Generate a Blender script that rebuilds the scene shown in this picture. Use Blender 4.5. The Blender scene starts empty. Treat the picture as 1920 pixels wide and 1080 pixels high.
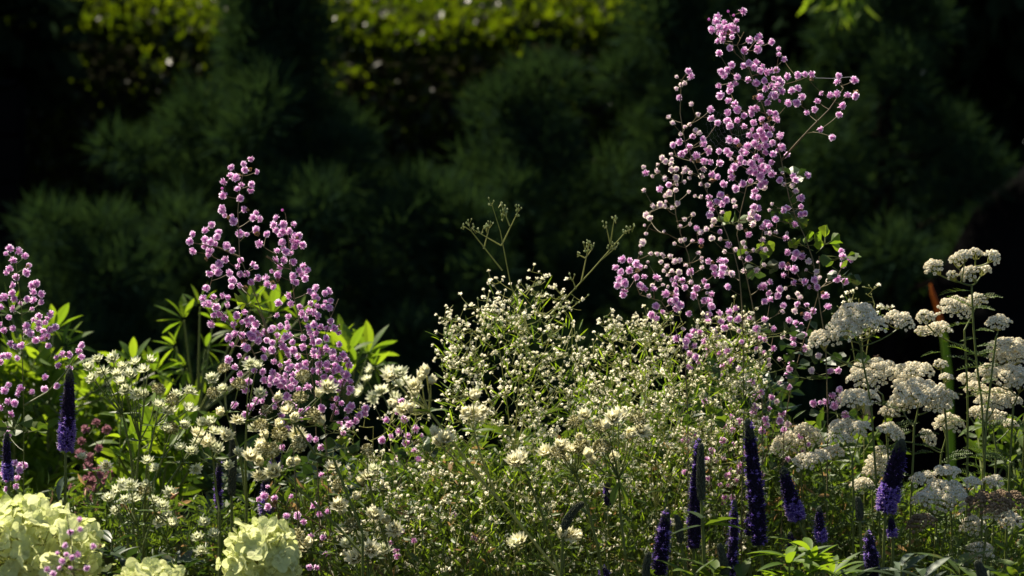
import bpy, math, random
import numpy as np
from mathutils import Vector, Matrix, Quaternion

random.seed(11); np.random.seed(11)
R = math.radians
scn = bpy.context.scene
COL = scn.collection
H = 1.0                     # camera height
K = 0.36 / 1920             # frame width per metre of distance, per photograph pixel
def at(px, py, Y):
    return Vector(((px - 960) * K * Y, Y, H - (py - 540) * K * Y))

# ------------------------------------------------------------------ camera, sky, sun, exposure
cd = bpy.data.cameras.new('camera'); cam = bpy.data.objects.new('camera', cd); COL.objects.link(cam)
cam.location = (0, 0, H); cam.rotation_euler = (R(90), 0, 0)
cd.lens = 100; cd.sensor_width = 36; cd.clip_end = 2000; cd.clip_start = 0.05
cd.dof.use_dof = True; cd.dof.focus_distance = 4.0; cd.dof.aperture_fstop = 7.0
scn.camera = cam
SUN_EL, SUN_AZ = 55, -46
w = bpy.data.worlds.new('World'); scn.world = w; w.use_nodes = True
nt = w.node_tree; bg = nt.nodes['Background']
sky = nt.nodes.new('ShaderNodeTexSky'); sky.sky_type = 'NISHITA'; sky.sun_disc = False
sky.sun_elevation = R(SUN_EL); sky.sun_rotation = R(SUN_AZ)
nt.links.new(sky.outputs[0], bg.inputs[0]); bg.inputs[1].default_value = 0.05
sd = bpy.data.lights.new('sun', 'SUN'); sd.energy = 5.0; sd.angle = R(0.5); sd.color = (1, 0.90, 0.73)
so = bpy.data.objects.new('sun', sd); COL.objects.link(so)
sv = Vector((math.sin(R(SUN_AZ)) * math.cos(R(SUN_EL)), math.cos(R(SUN_AZ)) * math.cos(R(SUN_EL)), math.sin(R(SUN_EL))))
so.rotation_euler = sv.to_track_quat('Z', 'Y').to_euler(); so.location = (0, 0, 12)
scn.view_settings.view_transform = 'Standard'; scn.view_settings.look = 'None'
scn.view_settings.exposure = 1.32; scn.view_settings.gamma = 1
scn.cycles.max_bounces = 8; scn.cycles.transparent_max_bounces = 8

# ------------------------------------------------------------------ materials
def hexc(s):
    v = [int(s[i:i + 2], 16) / 255 for i in (0, 2, 4)]
    return tuple(c / 12.92 if c <= .04045 else ((c + .055) / 1.055) ** 2.4 for c in v) + (1,)
def mat(name, c1, c2=None, trans=0.0, rough=0.6, spec=0.3, tcol=None, noise=0, mottle=None):
    m = bpy.data.materials.new(name); m.use_nodes = True
    t = m.node_tree; N = t.nodes; L = t.links
    p = N['Principled BSDF']; out = N['Material Output']
    p.inputs['Roughness'].default_value = rough; p.inputs['Specular IOR Level'].default_value = spec
    c2 = c2 or c1
    mx = N.new('ShaderNodeMix'); mx.data_type = 'RGBA'
    mx.inputs[6].default_value = (*c1[:3], 1); mx.inputs[7].default_value = (*c2[:3], 1)
    if noise:
        tc = N.new('ShaderNodeTexCoord'); nz = N.new('ShaderNodeTexNoise'); nz.inputs['Scale'].default_value = noise
        nz.inputs['Detail'].default_value = 6
        L.new(tc.outputs['Object'], nz.inputs['Vector']); L.new(nz.outputs['Fac'], mx.inputs[0])
        bp = N.new('ShaderNodeBump'); bp.inputs['Strength'].default_value = .5
        L.new(nz.outputs['Fac'], bp.inputs['Height']); L.new(bp.outputs[0], p.inputs['Normal'])
    else:
        g = N.new('ShaderNodeNewGeometry'); L.new(g.outputs['Random Per Island'], mx.inputs[0])
    if mottle:                                           # bruises and browned patches of the petal itself
        tc = N.new('ShaderNodeTexCoord'); nz = N.new('ShaderNodeTexNoise'); nz.inputs['Scale'].default_value = mottle[1]; nz.inputs['Detail'].default_value = 4
        L.new(tc.outputs['Object'], nz.inputs['Vector']); cr = N.new('ShaderNodeValToRGB')
        cr.color_ramp.elements[0].position = mottle[2]; cr.color_ramp.elements[1].position = mottle[2] + .14
        L.new(nz.outputs['Fac'], cr.inputs[0]); m3 = N.new('ShaderNodeMix'); m3.data_type = 'RGBA'
        L.new(cr.outputs[0], m3.inputs[0]); L.new(mx.outputs[2], m3.inputs[6]); m3.inputs[7].default_value = (*mottle[0], 1); mx = m3
    L.new(mx.outputs[2], p.inputs['Base Color'])
    if trans:
        tr = N.new('ShaderNodeBsdfTranslucent'); ms = N.new('ShaderNodeMixShader')
        if tcol:
            m2 = N.new('ShaderNodeMix'); m2.data_type = 'RGBA'; m2.blend_type = 'MULTIPLY'; m2.inputs[0].default_value = 1
            L.new(mx.outputs[2], m2.inputs[6]); m2.inputs[7].default_value = (*tcol[:3], 1)
            L.new(m2.outputs[2], tr.inputs['Color'])
        else: L.new(mx.outputs[2], tr.inputs['Color'])
        ms.inputs[0].default_value = trans
        L.new(p.outputs[0], ms.inputs[1]); L.new(tr.outputs[0], ms.inputs[2]); L.new(ms.outputs[0], out.inputs[0])
    return m
M = dict(
    lilac=mat('lilac petal', (.60, .23, .53), (.75, .37, .68), .5, .7, .1),
    lilac_tip=mat('pale lilac painted rim light', (.88, .70, .86), (.96, .88, .95), .55, .7, .1),  # backlit rim painted as paler tips on lilac petals; speedwell stamens share it
    blush=mat('blush petal', (.66, .42, .62), (.85, .74, .80), .5, .7, .1),
    white=mat('white petal', (.76, .72, .50), (.93, .90, .74), .55, .7, .1),
    cream=mat('cream bract', (.74, .70, .42), (.90, .87, .66), .5, .6, .15),
    olive=mat('green pincushion', (.14, .14, .04), (.36, .32, .12), .25, .6, .2),
    brown=mat('brown seed head', (.10, .07, .04), (.24, .17, .10), .15, .7, .1),
    yar=mat('yarrow floret', (.82, .79, .66), (.94, .92, .82), .5, .75, .1, mottle=((.62, .57, .42), 45, .62)),
    yarc=mat('yarrow eye', (.50, .41, .25), (.68, .59, .40), .35, .8, .1),
    hyd=mat('lime cream petal', (.52, .58, .19), (.80, .82, .45), .48, .6, .15, mottle=((.34, .36, .12), 60, .56)),
    violet=mat('violet bud', (.013, .010, .027), (.036, .023, .070), .12, .6, .15),
    violet_open=mat('violet corolla', (.16, .09, .42), (.30, .19, .62), .5, .6, .1),
    greybud=mat('grey green bud', (.05, .06, .045), (.10, .11, .07), .2, .8, .1),
    stem=mat('green stem', (.08, .11, .02), (.17, .20, .045), .25, .5, .3),
    stem_brown=mat('olive brown stem', (.10, .07, .03), (.15, .13, .06), .1, .6, .25),
    stem_pale=mat('pale green stem', (.26, .28, .07), (.42, .42, .15), .4, .5, .3),
    bud=mat('pale green bud', (.22, .28, .08), (.46, .50, .22), .3, .5, .3),
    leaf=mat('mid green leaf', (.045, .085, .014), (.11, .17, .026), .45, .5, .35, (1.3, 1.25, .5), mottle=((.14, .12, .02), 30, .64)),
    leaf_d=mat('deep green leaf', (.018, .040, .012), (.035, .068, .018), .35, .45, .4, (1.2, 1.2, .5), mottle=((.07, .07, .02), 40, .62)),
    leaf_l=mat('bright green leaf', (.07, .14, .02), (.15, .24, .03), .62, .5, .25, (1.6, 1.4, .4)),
    leaf_grey=mat('grey green leaf', (.06, .09, .05), (.09, .13, .07), .3, .5, .4),
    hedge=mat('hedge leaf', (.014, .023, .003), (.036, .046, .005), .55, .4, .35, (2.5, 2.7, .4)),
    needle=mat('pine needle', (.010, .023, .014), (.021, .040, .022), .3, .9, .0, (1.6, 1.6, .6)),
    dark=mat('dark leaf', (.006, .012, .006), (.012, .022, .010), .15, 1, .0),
    bark=mat('bark', (.004, .0035, .003), (.009, .007, .006), 0, 1, 0, noise=14),
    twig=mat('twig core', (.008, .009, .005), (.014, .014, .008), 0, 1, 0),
    soil=mat('soil', (.018, .013, .008), (.045, .033, .02), 0, 1, .1, noise=9),
    lawn=mat('lawn', (.006, .01, .004), (.012, .018, .006), 0, 1, .05, noise=3),
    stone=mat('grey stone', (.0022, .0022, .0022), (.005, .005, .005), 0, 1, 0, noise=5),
    ivory=mat('ivory bract', (.60, .62, .38), (.80, .80, .58), .5, .6, .15),
    cup_green=mat('green eye', (.30, .34, .12), (.5, .5, .25), .3, .6, .2),
    web=mat('spider silk', (.6, .6, .62), None, .3, .3, .6),
    orange=mat('rust orange blade', (.36, .10, .008), (.45, .13, .01), .4, .5, .2),
    straw=mat('dry straw', (.25, .15, .05), (.4, .25, .1), .4, .6, .2),
    insect=mat('insect body', (.16, .05, .02), (.22, .08, .02), 0, .4, .5),
    wing=mat('insect wing', (.45, .3, .15), (.6, .4, .2), .6, .3, .5),
    mauve=mat('spent mauve petal', (.24, .10, .13), (.36, .18, .20), .4, .8, .1),
)
# ------------------------------------------------------------------ mesh helper
def basis(d, roll=0.0):
    """3x3 numpy: columns x,y,z with z along d."""
    q = Vector(d).normalized().to_track_quat('Z', 'Y')
    m = q.to_matrix() @ Matrix.Rotation(roll, 3, 'Z')
    return np.array(m)
class MB:
    def __init__(s): s.v = []; s.n = 0; s.f = []; s.m = []
    def add(s, V, F, mi=0, B=None, o=(0, 0, 0), sc=1.0):
        V = np.asarray(V, dtype=float) * sc
        if B is not None: V = V @ B.T
        V = V + np.asarray(o, dtype=float)
        k = s.n; s.v.append(V); s.n += len(V)
        s.f += [tuple(i + k for i in f) for f in F]
        s.m += (mi if isinstance(mi, list) else [mi] * len(F))
    def tube(s, pts, r, n=4, mi=0):
        pts = [Vector(p) for p in pts]; L = len(pts)
        if not isinstance(r, (list, tuple)): r = [r] * L
        V = []; F = []
        for i, p in enumerate(pts):
            d = (pts[min(i + 1, L - 1)] - pts[max(i - 1, 0)])
            if d.length < 1e-9: d = Vector((0, 0, 1))
            a = d.cross(Vector((.3, 1, .1)));
            if a.length < 1e-9: a = Vector((1, 0, 0))
            a.normalize(); b = d.normalized().cross(a)
            for k in range(n):
                t = 2 * math.pi * k / n
                V.append(p + (a * math.cos(t) + b * math.sin(t)) * r[i])
        for i in range(L - 1):
            for k in range(n):
                F.append((i * n + k, i * n + (k + 1) % n, (i + 1) * n + (k + 1) % n, (i + 1) * n + k))
        s.add([tuple(v) for v in V], F, mi)
    def leaf(s, base, d, length, width, curl=.3, mi=0, roll=0.0, seg=5, fold=.25, shape=1.0):
        V = []; F = []
        for i in range(seg + 1):
            t = i / seg
            wd = width * .5 * (math.sin(math.pi * min(1, t ** shape * .96 + .04)) ** .8)
            y = length * (t - .12 * curl * t * t); z = -curl * length * t * t * .5
            V += [(-wd, z + wd * fold, y), (0, z, y), (wd, z + wd * fold, y)]
        V = [(a, b, c) for a, b, c in V]
        for i in range(seg):
            a = i * 3
            F += [(a, a + 1, a + 4, a + 3), (a + 1, a + 2, a + 5, a + 4)]
        s.add(V, F, mi, basis(d, roll), base)
    def mesh(s, name, mats, smooth=False):
        me = bpy.data.meshes.new(name)
        V = np.concatenate(s.v) if s.v else np.zeros((0, 3))
        me.from_pydata(V.tolist(), [], s.f)
        for m_ in mats: me.materials.append(m_)
        me.polygons.foreach_set('material_index', s.m)
        if smooth: me.polygons.foreach_set('use_smooth', [True] * len(s.f))
        me.update(); return me
    def build(s, name, mats, parent=None, smooth=False, kind=None):
        o = bpy.data.objects.new(name, s.mesh(name, mats, smooth)); COL.objects.link(o)
        if parent: place_child(o, parent)
        if kind: o['kind'] = kind
        return o
def place_child(o, parent):
    o.parent = parent
    o.matrix_parent_inverse = Matrix.Identity(4)
    if parent.type == 'EMPTY' or parent.get('category'):
        o.location = o.location - wloc(parent)
    else:
        o.location = o.location - wloc(parent)
def wloc(o):
    l = Vector(o.location)
    while o.parent: o = o.parent; l += Vector(o.location)
    return l
def thing(name, label, cat, loc, group=None):
    o = bpy.data.objects.new(name, None); COL.objects.link(o); o.location = loc
    o.empty_display_size = .05
    o['label'] = label; o['category'] = cat
    if group: o['group'] = group
    return o
def inst(name, me, p, B, sc, parent):
    """a part that shares its mesh data: placed at world point p"""
    o = bpy.data.objects.new(name, me); COL.objects.link(o)
    o.rotation_mode = 'QUATERNION'; o.rotation_quaternion = Matrix(B.tolist()).to_quaternion()
    o.scale = (sc,) * 3; o.parent = parent; o.location = Vector(p) - wloc(parent)
    return o
def rnd(a, b): return random.uniform(a, b)
def rdir(): 
    v = Vector((random.gauss(0, 1), random.gauss(0, 1), random.gauss(0, 1))); return v.normalized()
TEMPL = {}
def template(key, fn, n, mats):
    out = []
    for i in range(n):
        mb = MB(); fn(mb, i); V = np.concatenate(mb.v)
        out.append((V, mb.f, mb.m, mb.mesh(key, mats)))
    TEMPL[key] = (out, mats)
def scatter(key, name, items, parent, cap=100, stuffname=None):
    """items: (point, direction, scale); the largest become parts, the rest one part"""
    out, mats = TEMPL[key]
    items = sorted(items, key=lambda t: -t[2] / t[0][1])
    for p, d, s in items[:cap]:
        t = random.choice(out); inst(name, t[3], p, basis(d, rnd(0, 6.28)), s, parent)
    rest = items[cap:]
    if rest:
        mb = MB()
        for p, d, s in rest:
            V, F, m_, _ = random.choice(out); mb.add(V, F, list(m_), basis(d, rnd(0, 6.28)), p, s)
        mb.build(stuffname or name + 's', mats, parent, kind='stuff')

# ------------------------------------------------------------------ flower templates (metres)
def fib(n, amax):
    for i in range(n):
        c = 1 - (1 - math.cos(amax)) * (i + .5) / n; a = math.acos(c); ph = i * 2.39996
        yield a, ph
def t_thalictrum(mb, k):
    n = 36
    for a, ph in fib(n, R(128)):
        a += rnd(-.14, .14); ph += rnd(-.2, .2)
        d = (math.sin(a) * math.cos(ph), math.sin(a) * math.sin(ph), math.cos(a))
        L = rnd(.0046, .0072); wt = rnd(.0011, .0018); wb = .0005; c = rnd(-.0007, .0007)
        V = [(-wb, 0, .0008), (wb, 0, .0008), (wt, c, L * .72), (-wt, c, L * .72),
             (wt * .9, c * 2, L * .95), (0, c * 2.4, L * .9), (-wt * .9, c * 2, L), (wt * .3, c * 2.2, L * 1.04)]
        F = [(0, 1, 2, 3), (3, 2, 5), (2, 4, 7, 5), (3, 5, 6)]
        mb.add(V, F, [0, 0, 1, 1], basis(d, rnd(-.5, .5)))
def t_gyp(mb, k):
    n = 12 + k; sq = rnd(.6, 1.0)
    for a, ph in fib(n, R(105)):
        a += rnd(-.35, .35)
        d = (math.sin(a) * math.cos(ph), math.sin(a) * math.sin(ph), math.cos(a))
        L = rnd(.0022, .0040); wt = rnd(.0008, .0012)
        mb.add([(-.0003, 0, 0), (.0003, 0, 0), (wt, .0004, L * .75), (0, .0008, L), (-wt, .0004, L * .75)], [(0, 1, 2, 3, 4)], 0, basis(d, rnd(-.6, .6)))
    mb.add([(0, 0, -.0018), (.0008, 0, 0), (0, .0008, 0), (-.0008, 0, 0), (0, -.0008, 0)], [(0, 1, 2), (0, 2, 3), (0, 3, 4), (0, 4, 1)], 1)
def t_bud(mb, k):
    r = .0016; V = [(0, 0, -r)]; F = []
    for j, (z, q) in enumerate(((-.5, .8), (.2, 1), (.8, .6))):
        for i in range(5):
            a = i * 1.2566 + j * .6; V.append((q * r * math.cos(a), q * r * math.sin(a), z * r))
    V.append((0, 0, 1.4 * r))
    for i in range(5):
        F += [(0, 1 + (i + 1) % 5, 1 + i), (16, 11 + i, 11 + (i + 1) % 5)]
        for j in (0, 1):
            F.append((1 + j * 5 + i, 1 + j * 5 + (i + 1) % 5, 6 + j * 5 + (i + 1) % 5, 6 + j * 5 + i))
    mb.add(V, F, 0)
def cone(mb, o, d, L, r, mi, n=4):
    V = [(r * .6 * math.cos(6.283 * i / n), r * .6 * math.sin(6.283 * i / n), 0) for i in range(n)]
    V += [(r * math.cos(6.283 * i / n), r * math.sin(6.283 * i / n), L * .65) for i in range(n)] + [(0, 0, L)]
    F = []
    for i in range(n):
        j = (i + 1) % n
        F += [(i, j, n + j, n + i), (n + i, n + j, 2 * n)]
    mb.add(V, F, mi, basis(d), o)
def bracts(mb, n, L, wd, elev, mi, z0=0):
    for i in range(n):
        ph = 6.283 * i / n + rnd(-.1, .1); e = elev + rnd(-.16, .16); l = L * rnd(.85, 1.1)
        d = (math.cos(ph) * math.cos(e), math.sin(ph) * math.cos(e), math.sin(e))
        up = Vector((0, 0, 1)); dv = Vector(d); sx = dv.cross(up).normalized(); nz = sx.cross(dv)
        B = np.array([list(sx), list(nz), list(dv)]).T
        V = [(-wd * .3, 0, .001), (wd * .3, 0, .001), (wd * .5, .0004, l * .55), (0, .0013, l), (-wd * .5, .0004, l * .55), (0, -.0006, l * .5)]
        mb.add(V, [(0, 1, 5), (1, 2, 5), (2, 3, 5), (3, 4, 5), (4, 0, 5)], mi, B, (0, 0, z0))
def t_star(mb, k):      # open pointed white bracts round a cushion
    bracts(mb, (13, 11, 15, 9, 12, 14)[k], rnd(.0125, .015), rnd(.0050, .0064), R((28, 15, 38, 48, 5, 30)[k]), 0); bracts(mb, (10, 8, 9, 7, 11, 6)[k], .0112, .004, R((50, 42, 62, 66, 30, 58)[k]), 0, .001)
    for a, ph in fib(34, R(75)):
        d = (math.sin(a) * math.cos(ph), math.sin(a) * math.sin(ph), math.cos(a))
        cone(mb, (d[0] * .003, d[1] * .003, d[2] * .003), d, rnd(.003, .005), .0008, 1 if random.random() < .6 else 0, 3)
def t_cushion(mb, k):   # domed green pincushion over short cream bracts
    bracts(mb, 14, .0125, .0042, R(35), 0)
    for a, ph in fib(72, R(112)):
        d = (math.sin(a) * math.cos(ph), math.sin(a) * math.sin(ph), math.cos(a))
        cone(mb, (d[0] * .0062, d[1] * .0062, .004 + d[2] * .006), d, rnd(.0028, .004), .0012, 1 if random.random() < .8 else 0, 4)
def t_cup(mb, k):       # half closed cream head
    bracts(mb, 9, .0120, .0082, R(58), 0); bracts(mb, 8, .0115, .0072, R(72), 0)
    for i in range(12):
        d = (rnd(-.4, .4), rnd(-.4, .4), 1); cone(mb, (0, 0, .004), d, rnd(.005, .008), .001, 1 if random.random() < .4 else 0, 3)
def t_hyd(mb, k):
    for i in range(4):
        ph = 1.5708 * i + rnd(-.12, .12); L = rnd(.0115, .0155); wd = L * rnd(.95, 1.15); V = []; F = []
        c = rnd(-.3, .9)
        for r_ in range(4):
            t = r_ / 3
            for q in range(5):
                u = (q - 2) / 2; ww = wd * .5 * (math.sin(math.pi * (t * .78 + .08)) ** .6)
                V.append((L * t * (1 - .12 * u * u * t) + .0008, u * ww, c * L * (t * t) * .6 - .25 * c * ww * abs(u) + rnd(-.0004, .0004)))
        for r_ in range(3):
            for q in range(4):
                a = r_ * 5 + q; F.append((a, a + 1, a + 6, a + 5))
        B = np.array(Matrix.Rotation(ph, 3, 'Z')); mb.add(V, F, 0, B)
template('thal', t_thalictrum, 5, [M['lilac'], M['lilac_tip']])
template('blush', t_thalictrum, 4, [M['blush'], M['white']])
template('spent', t_thalictrum, 2, [M['brown'], M['straw']])
template('mauve', t_thalictrum, 2, [M['mauve'], M['mauve']])
template('gyp', t_gyp, 5, [M['white'], M['bud']])
template('bud', t_bud, 2, [M['bud']])
template('pinkbud', t_bud, 2, [M['lilac']])
template('star', t_star, 6, [M['ivory'], M['cup_green']])
template('creamstar', t_star, 6, [M['cream'], M['olive']])
template('cushion', t_cushion, 3, [M['cream'], M['olive']])
template('cup', t_cup, 4, [M['cream'], M['olive']])
template('hyd', t_hyd, 6, [M['hyd']])

# ------------------------------------------------------------------ branching
def grow(mb, stems, targets, r_tip=.00035, r_max=.0016, r_base=None, up=.9, mi=0, nseg=4, gap=.010, sag=.10, sides=4):
    """joins every target to the nearest lower place on what has already grown; returns direction at each target"""
    P = []; paths = []; count = []; owner = []
    for st in stems:
        pts = [Vector(p) for p in st]; k = len(paths); path = []
        for a, b in zip(pts[:-1], pts[1:]):
            n = max(1, int((b - a).length / gap))
            for i in range(n):
                path.append(a.lerp(b, i / n))
        path.append(pts[-1]); paths.append(path); count.append(0); owner.append(None)
        for i, p in enumerate(path): P.append((p.x, p.y, p.z, k, i))
    ns = len(paths)
    main = np.array([q[:3] for q in P]); T = np.array([tuple(t) for t in targets])
    dm = np.array([np.min(np.linalg.norm(main - t, axis=1)) for t in T]) if len(T) else []
    order = np.argsort(dm); A = np.array(P); dirs = [None] * len(T)
    for ti in order:
        t = T[ti]; dv = t - A[:, :3]; dist = np.linalg.norm(dv, axis=1)
        hor = np.hypot(dv[:, 0], dv[:, 1])
        cost = dist + up * np.maximum(0, hor * .35 - dv[:, 2]) + .3 * np.maximum(0, .006 - dist)
        j = int(np.argmin(cost)); n0 = Vector(A[j, :3]); t_ = Vector(t)
        d = (t_ - n0).length; k = len(paths)
        mid = n0.lerp(t_, .5) + Vector((rnd(-1, 1), rnd(-1, 1), 0)) * d * .05 + Vector((0, 0, -sag * d if t_.z > n0.z else sag * d))
        path = []
        for i in range(nseg + 1):
            u = i / nseg; path.append(n0 * (1 - u) ** 2 + mid * 2 * u * (1 - u) + t_ * u * u)
        paths.append(path); count.append(1); owner.append((int(A[j, 3]), int(A[j, 4])))
        new = [(p.x, p.y, p.z, k, i) for i, p in enumerate(path) if 0 < i < nseg]
        A = np.vstack([A, np.array(new)]); dirs[ti] = (path[-1] - path[-2]).normalized()
    for k in range(len(paths) - 1, ns - 1, -1):
        o = owner[k][0]; count[o] += count[k]
    def rad(c): return min(r_max, r_tip * (max(1, c) ** .42))
    for k, path in enumerate(paths):
        if k < ns:
            rb = r_base or max(r_tip * 2.5, rad(count[k]) * 1.3); n = len(path)
            step = 3; q = path[::step] + ([path[-1]] if (n - 1) % step else [])
            rr = [rb + (r_tip * 1.3 - rb) * (1 - (1 - i / max(1, len(q) - 1)) ** 1.2) * .85 for i in range(len(q))]
            mb.tube(q, rr, 6, mi)
        else:
            r0 = rad(count[k]); mb.tube(path, [r0 + (r_tip - r0) * i / (len(path) - 1) for i in range(len(path))], sides, mi)
    return dirs

def tile(ox, oy, s, txt):
    """pixel pairs read off an enlarged piece of the photograph -> (x, y, mark)"""
    out = []
    for item in txt.replace('\n', ' ').split(','):
        q = item.split()
        if len(q) >= 2: out.append((ox + float(q[0]) / s, oy + float(q[1]) / s, q[2] if len(q) > 2 else 'p'))
    return out
def segdist(p, poly):
    best = 1e9
    for (x0, y0), (x1, y1) in zip(poly[:-1], poly[1:]):
        dx, dy = x1 - x0, y1 - y0; L = dx * dx + dy * dy
        t = max(0, min(1, ((p[0] - x0) * dx + (p[1] - y0) * dy) / L)) if L else 0
        best = min(best, math.hypot(p[0] - x0 - t * dx, p[1] - y0 - t * dy))
    return best
# ------------------------------------------------------------------ meadow rue: blossoms where the photograph shows them
RUE_RIGHT = (
tile(1300, 0, 5.4, """500 120,250 175,405 150 b,350 118 b,158 198 b,230 218,435 215,318 232,188 300,262 270,325 285,385 270,425 300,270 325,305 355,385 325,350 320,390 372,295 405,245 418,370 485,260 535,568 405,670 365,640 385,680 432,650 497,520 515,790 428,868 495,865 550,922 597,388 660,348 710,285 730,320 768,565 635,640 630,510 668,612 680,700 670,680 718,740 735,795 710,838 712,445 778,432 840,552 810,640 840,722 818,815 795,860 810,880 845,850 860,785 862,258 865,372 865,368 915,265 968,725 893,832 895,895 925,800 968,830 965,870 1022 b,670 985,750 1037,358 1020,415 1050,950 778,1055 758,1133 755,1198 752,1060 890,997 915,1105 980,958 1048,1050 1042,1470 768,1460 828,1630 812,1300 948,1390 962,1458 948,1555 962,1643 968,1260 1022,1505 1070""")
+ tile(0, 0, 1, "1513 211,1527 205,1573 215,1537 242,1560 258")
+ tile(1240, 120, 6.75, """628 578,630 685,708 740,835 612,958 572,835 712,865 785,962 718,1045 650,1045 790,1150 575,1205 562,1145 630,1275 700,1168 745,1160 830,1120 905,1205 915,1275 895,1250 850,1370 610,1440 630,1465 720,1445 680,1310 790,1385 815,1365 890,1310 950,1505 910,860 965,950 975,1085 1040,1185 1010,1235 1040,1310 1040,1400 1000,1520 1050,340 90,365 145,225 425,395 912,232 990,530 950,530 1010,355 1050,190 165 w,243 260 w,292 242 w,188 308 w,380 508 w,465 632 w,88 672 w,140 740 w,362 768 w,298 800 w,432 838 w,482 875 w,250 885 w,148 1020 w,600 1055 w""")
+ tile(1190, 240, 6, """430 190,620 218,575 258,522 290,825 255,840 215 w,950 262,1045 262,690 310,638 350,775 368,850 382,962 395,412 290 w,305 335 v,345 372 v,415 355 v,412 400 v,415 465 v,462 465 v,262 415 w,248 480 v,128 508,198 545 w,102 438 w,770 465 v,750 540 v,862 522,935 550,568 470 v,545 510 w,622 505 w,345 565 v,385 632,460 565 v,455 600 w,472 640 w,553 612 w,618 565 w,290 688,105 700 v,392 735 v,345 768 w,462 700 w,612 720 w,675 762 w,748 772 w,748 632 w,818 640 w,995 630,485 850 v,350 830 w,290 860 v,340 875 w,212 872 v,422 890 w,130 978 v,162 1010 v,655 972 w,835 785,965 750,1025 808,925 828,978 855,855 860,870 915,850 975 v,985 955 v,895 1040 v,565 1030 w""")
+ tile(1360, 240, 6, """270 85,345 95,395 75,410 65,500 75,445 125,620 90,330 175,380 205,450 200,530 170,45 135,125 150,245 208,190 270,235 290,445 275,535 290,590 255,640 215,690 298,20 255,50 290,65 345 w,345 328,170 340,160 410,95 440,210 385,60 495,70 560,290 400,320 430,330 500,280 490,400 370,420 425,380 455,435 485,480 450,520 388,525 515,400 540,385 575,280 592,190 625,120 685,400 640,440 610,440 675 v,330 700,330 755,370 785,640 500 w,615 590,660 640 w,760 540,790 585,755 648 v,795 712 v,922 528,845 790,845 880,890 960,850 970,20 815,90 825 v,105 885 v,320 885,365 900,300 950 v,265 1018 v,355 1005,565 1025,655 925,705 900,495 925 w,530 850 w,310 1065 v""")
+ tile(1140, 400, 6.75, """480 25 v,525 60 v,465 155 w,480 255 w,440 368 v,408 410 w,408 505 w,710 232 w,920 168 w,1035 140 w,1075 15 w,968 78 w,838 380 w,915 352 w,965 330 w,1065 348 w,1120 185,1170 245 v,1175 345,1310 312 v,1420 235,1420 330 w,1250 195 v,1295 25,1345 95 v,1310 155 w,620 512 v,685 510 w,705 548 w,792 545 v,672 612 w,845 605 v,905 595 v,542 505 w,1148 502 v,1180 560 w,1185 610 w,1195 685 v,1480 485 w,1525 400,988 658 w,505 618 w,475 680 w,180 585,270 600,355 630,395 675,95 690,165 740,272 720,145 830,350 805,455 805,125 905,205 880,205 975,195 1030,745 675 v,705 725 w,805 740 v,895 745 v,765 780 w,605 820,665 840 w,690 900 w,405 905,455 955,575 960,560 910 w,810 840,870 820,850 890,945 850,975 940,860 970,762 930 w,1045 735,1050 870 v,1110 950,1280 600,1335 685,1430 610,1480 600,1455 680,1355 770,1435 770,1555 765 v,1500 755 v,1210 860,1255 920,1515 930,1090 1035,1310 1025,735 1020,520 1040 w,845 1050,1250 1010 w""")
+ tile(1370, 400, 6.75, """270 5,235 65 v,330 50,280 135 v,110 165 v,235 270,400 180,455 140,490 165,450 245 w,490 250 v,575 238 v,710 250 w,700 312,570 75,820 140,400 345 v,160 370 v,185 425 w,65 455 v,290 470 w,390 440 v,435 455 v,230 568,125 560 w,205 500 w,425 655 w,165 740 v,330 720 v,15 765,725 498,835 505,805 565,910 548,660 660,730 680,808 712,675 785,985 612 v,1105 620 w,960 720 w,495 870,375 930,420 930,805 880,885 848 w,940 870,1060 850,1005 928,1095 930,615 960,595 1035,690 945 w,850 1020 w,875 1060 v,730 1060 w,1190 1050,1085 740 v,1120 815 w,1285 760,1340 830,1440 855,1235 845 w,1400 480,1418 545,1515 580,1420 655,480 1010""")
+ tile(1200, 560, 5.4, """165 75,230 132,115 165,172 200,310 35,360 20,410 65,370 100,500 155,370 405,440 305 w,225 370 w,645 20,700 25,720 80,695 160,800 145,820 230,690 230,860 285,745 320,970 100,910 205,990 210,900 130,1110 195,1005 325 v,1030 435,545 330,610 340,495 385,465 435,460 485,550 475,505 555,565 590,600 640,660 575 v,750 630,770 390,790 480,790 560,660 430,690 510,500 685,840 690,810 770 v,890 530,930 630,1130 850,1210 940,1175 985,660 1040,1000 710 v,785 920""")
+ tile(1400, 560, 4.5, """150 25,195 10,310 55,300 105 w,430 45,410 100 v,510 50,565 105,510 145,685 72,155 175,85 250,110 330,155 345,230 255,305 315 v,360 185,410 205,425 260,390 300,390 345,395 390,455 220,480 300,495 420,90 430,140 455,220 420,185 515 v,280 510 v,190 560 w,350 495,375 540,365 590,345 640,610 485 v,545 610 v,705 610,770 605,45 710,280 710 v,355 745,115 790,80 825,205 830,255 870 v,185 930,245 930,300 965,70 910,60 960,280 1030,345 1060 v,165 1070,565 880,620 880,675 875,735 900,725 820,780 770,775 850,835 985,155 1020"""))
RUE_LOW = tile(1160, 760, 3.375, "710 75,665 130,718 155,765 100,865 15,855 45,1018 95,930 90,935 130 v,1072 120,1045 158,905 160,1150 195,1203 248,1165 283,1065 340,660 220,590 290,410 220,450 225,480 195,555 345,665 330 v,700 400,690 445,755 420,640 505,695 505,670 585,665 620,720 580,740 475,770 380,900 440,415 420,565 465,500 250 v,620 350 v,730 250,810 300")
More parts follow.
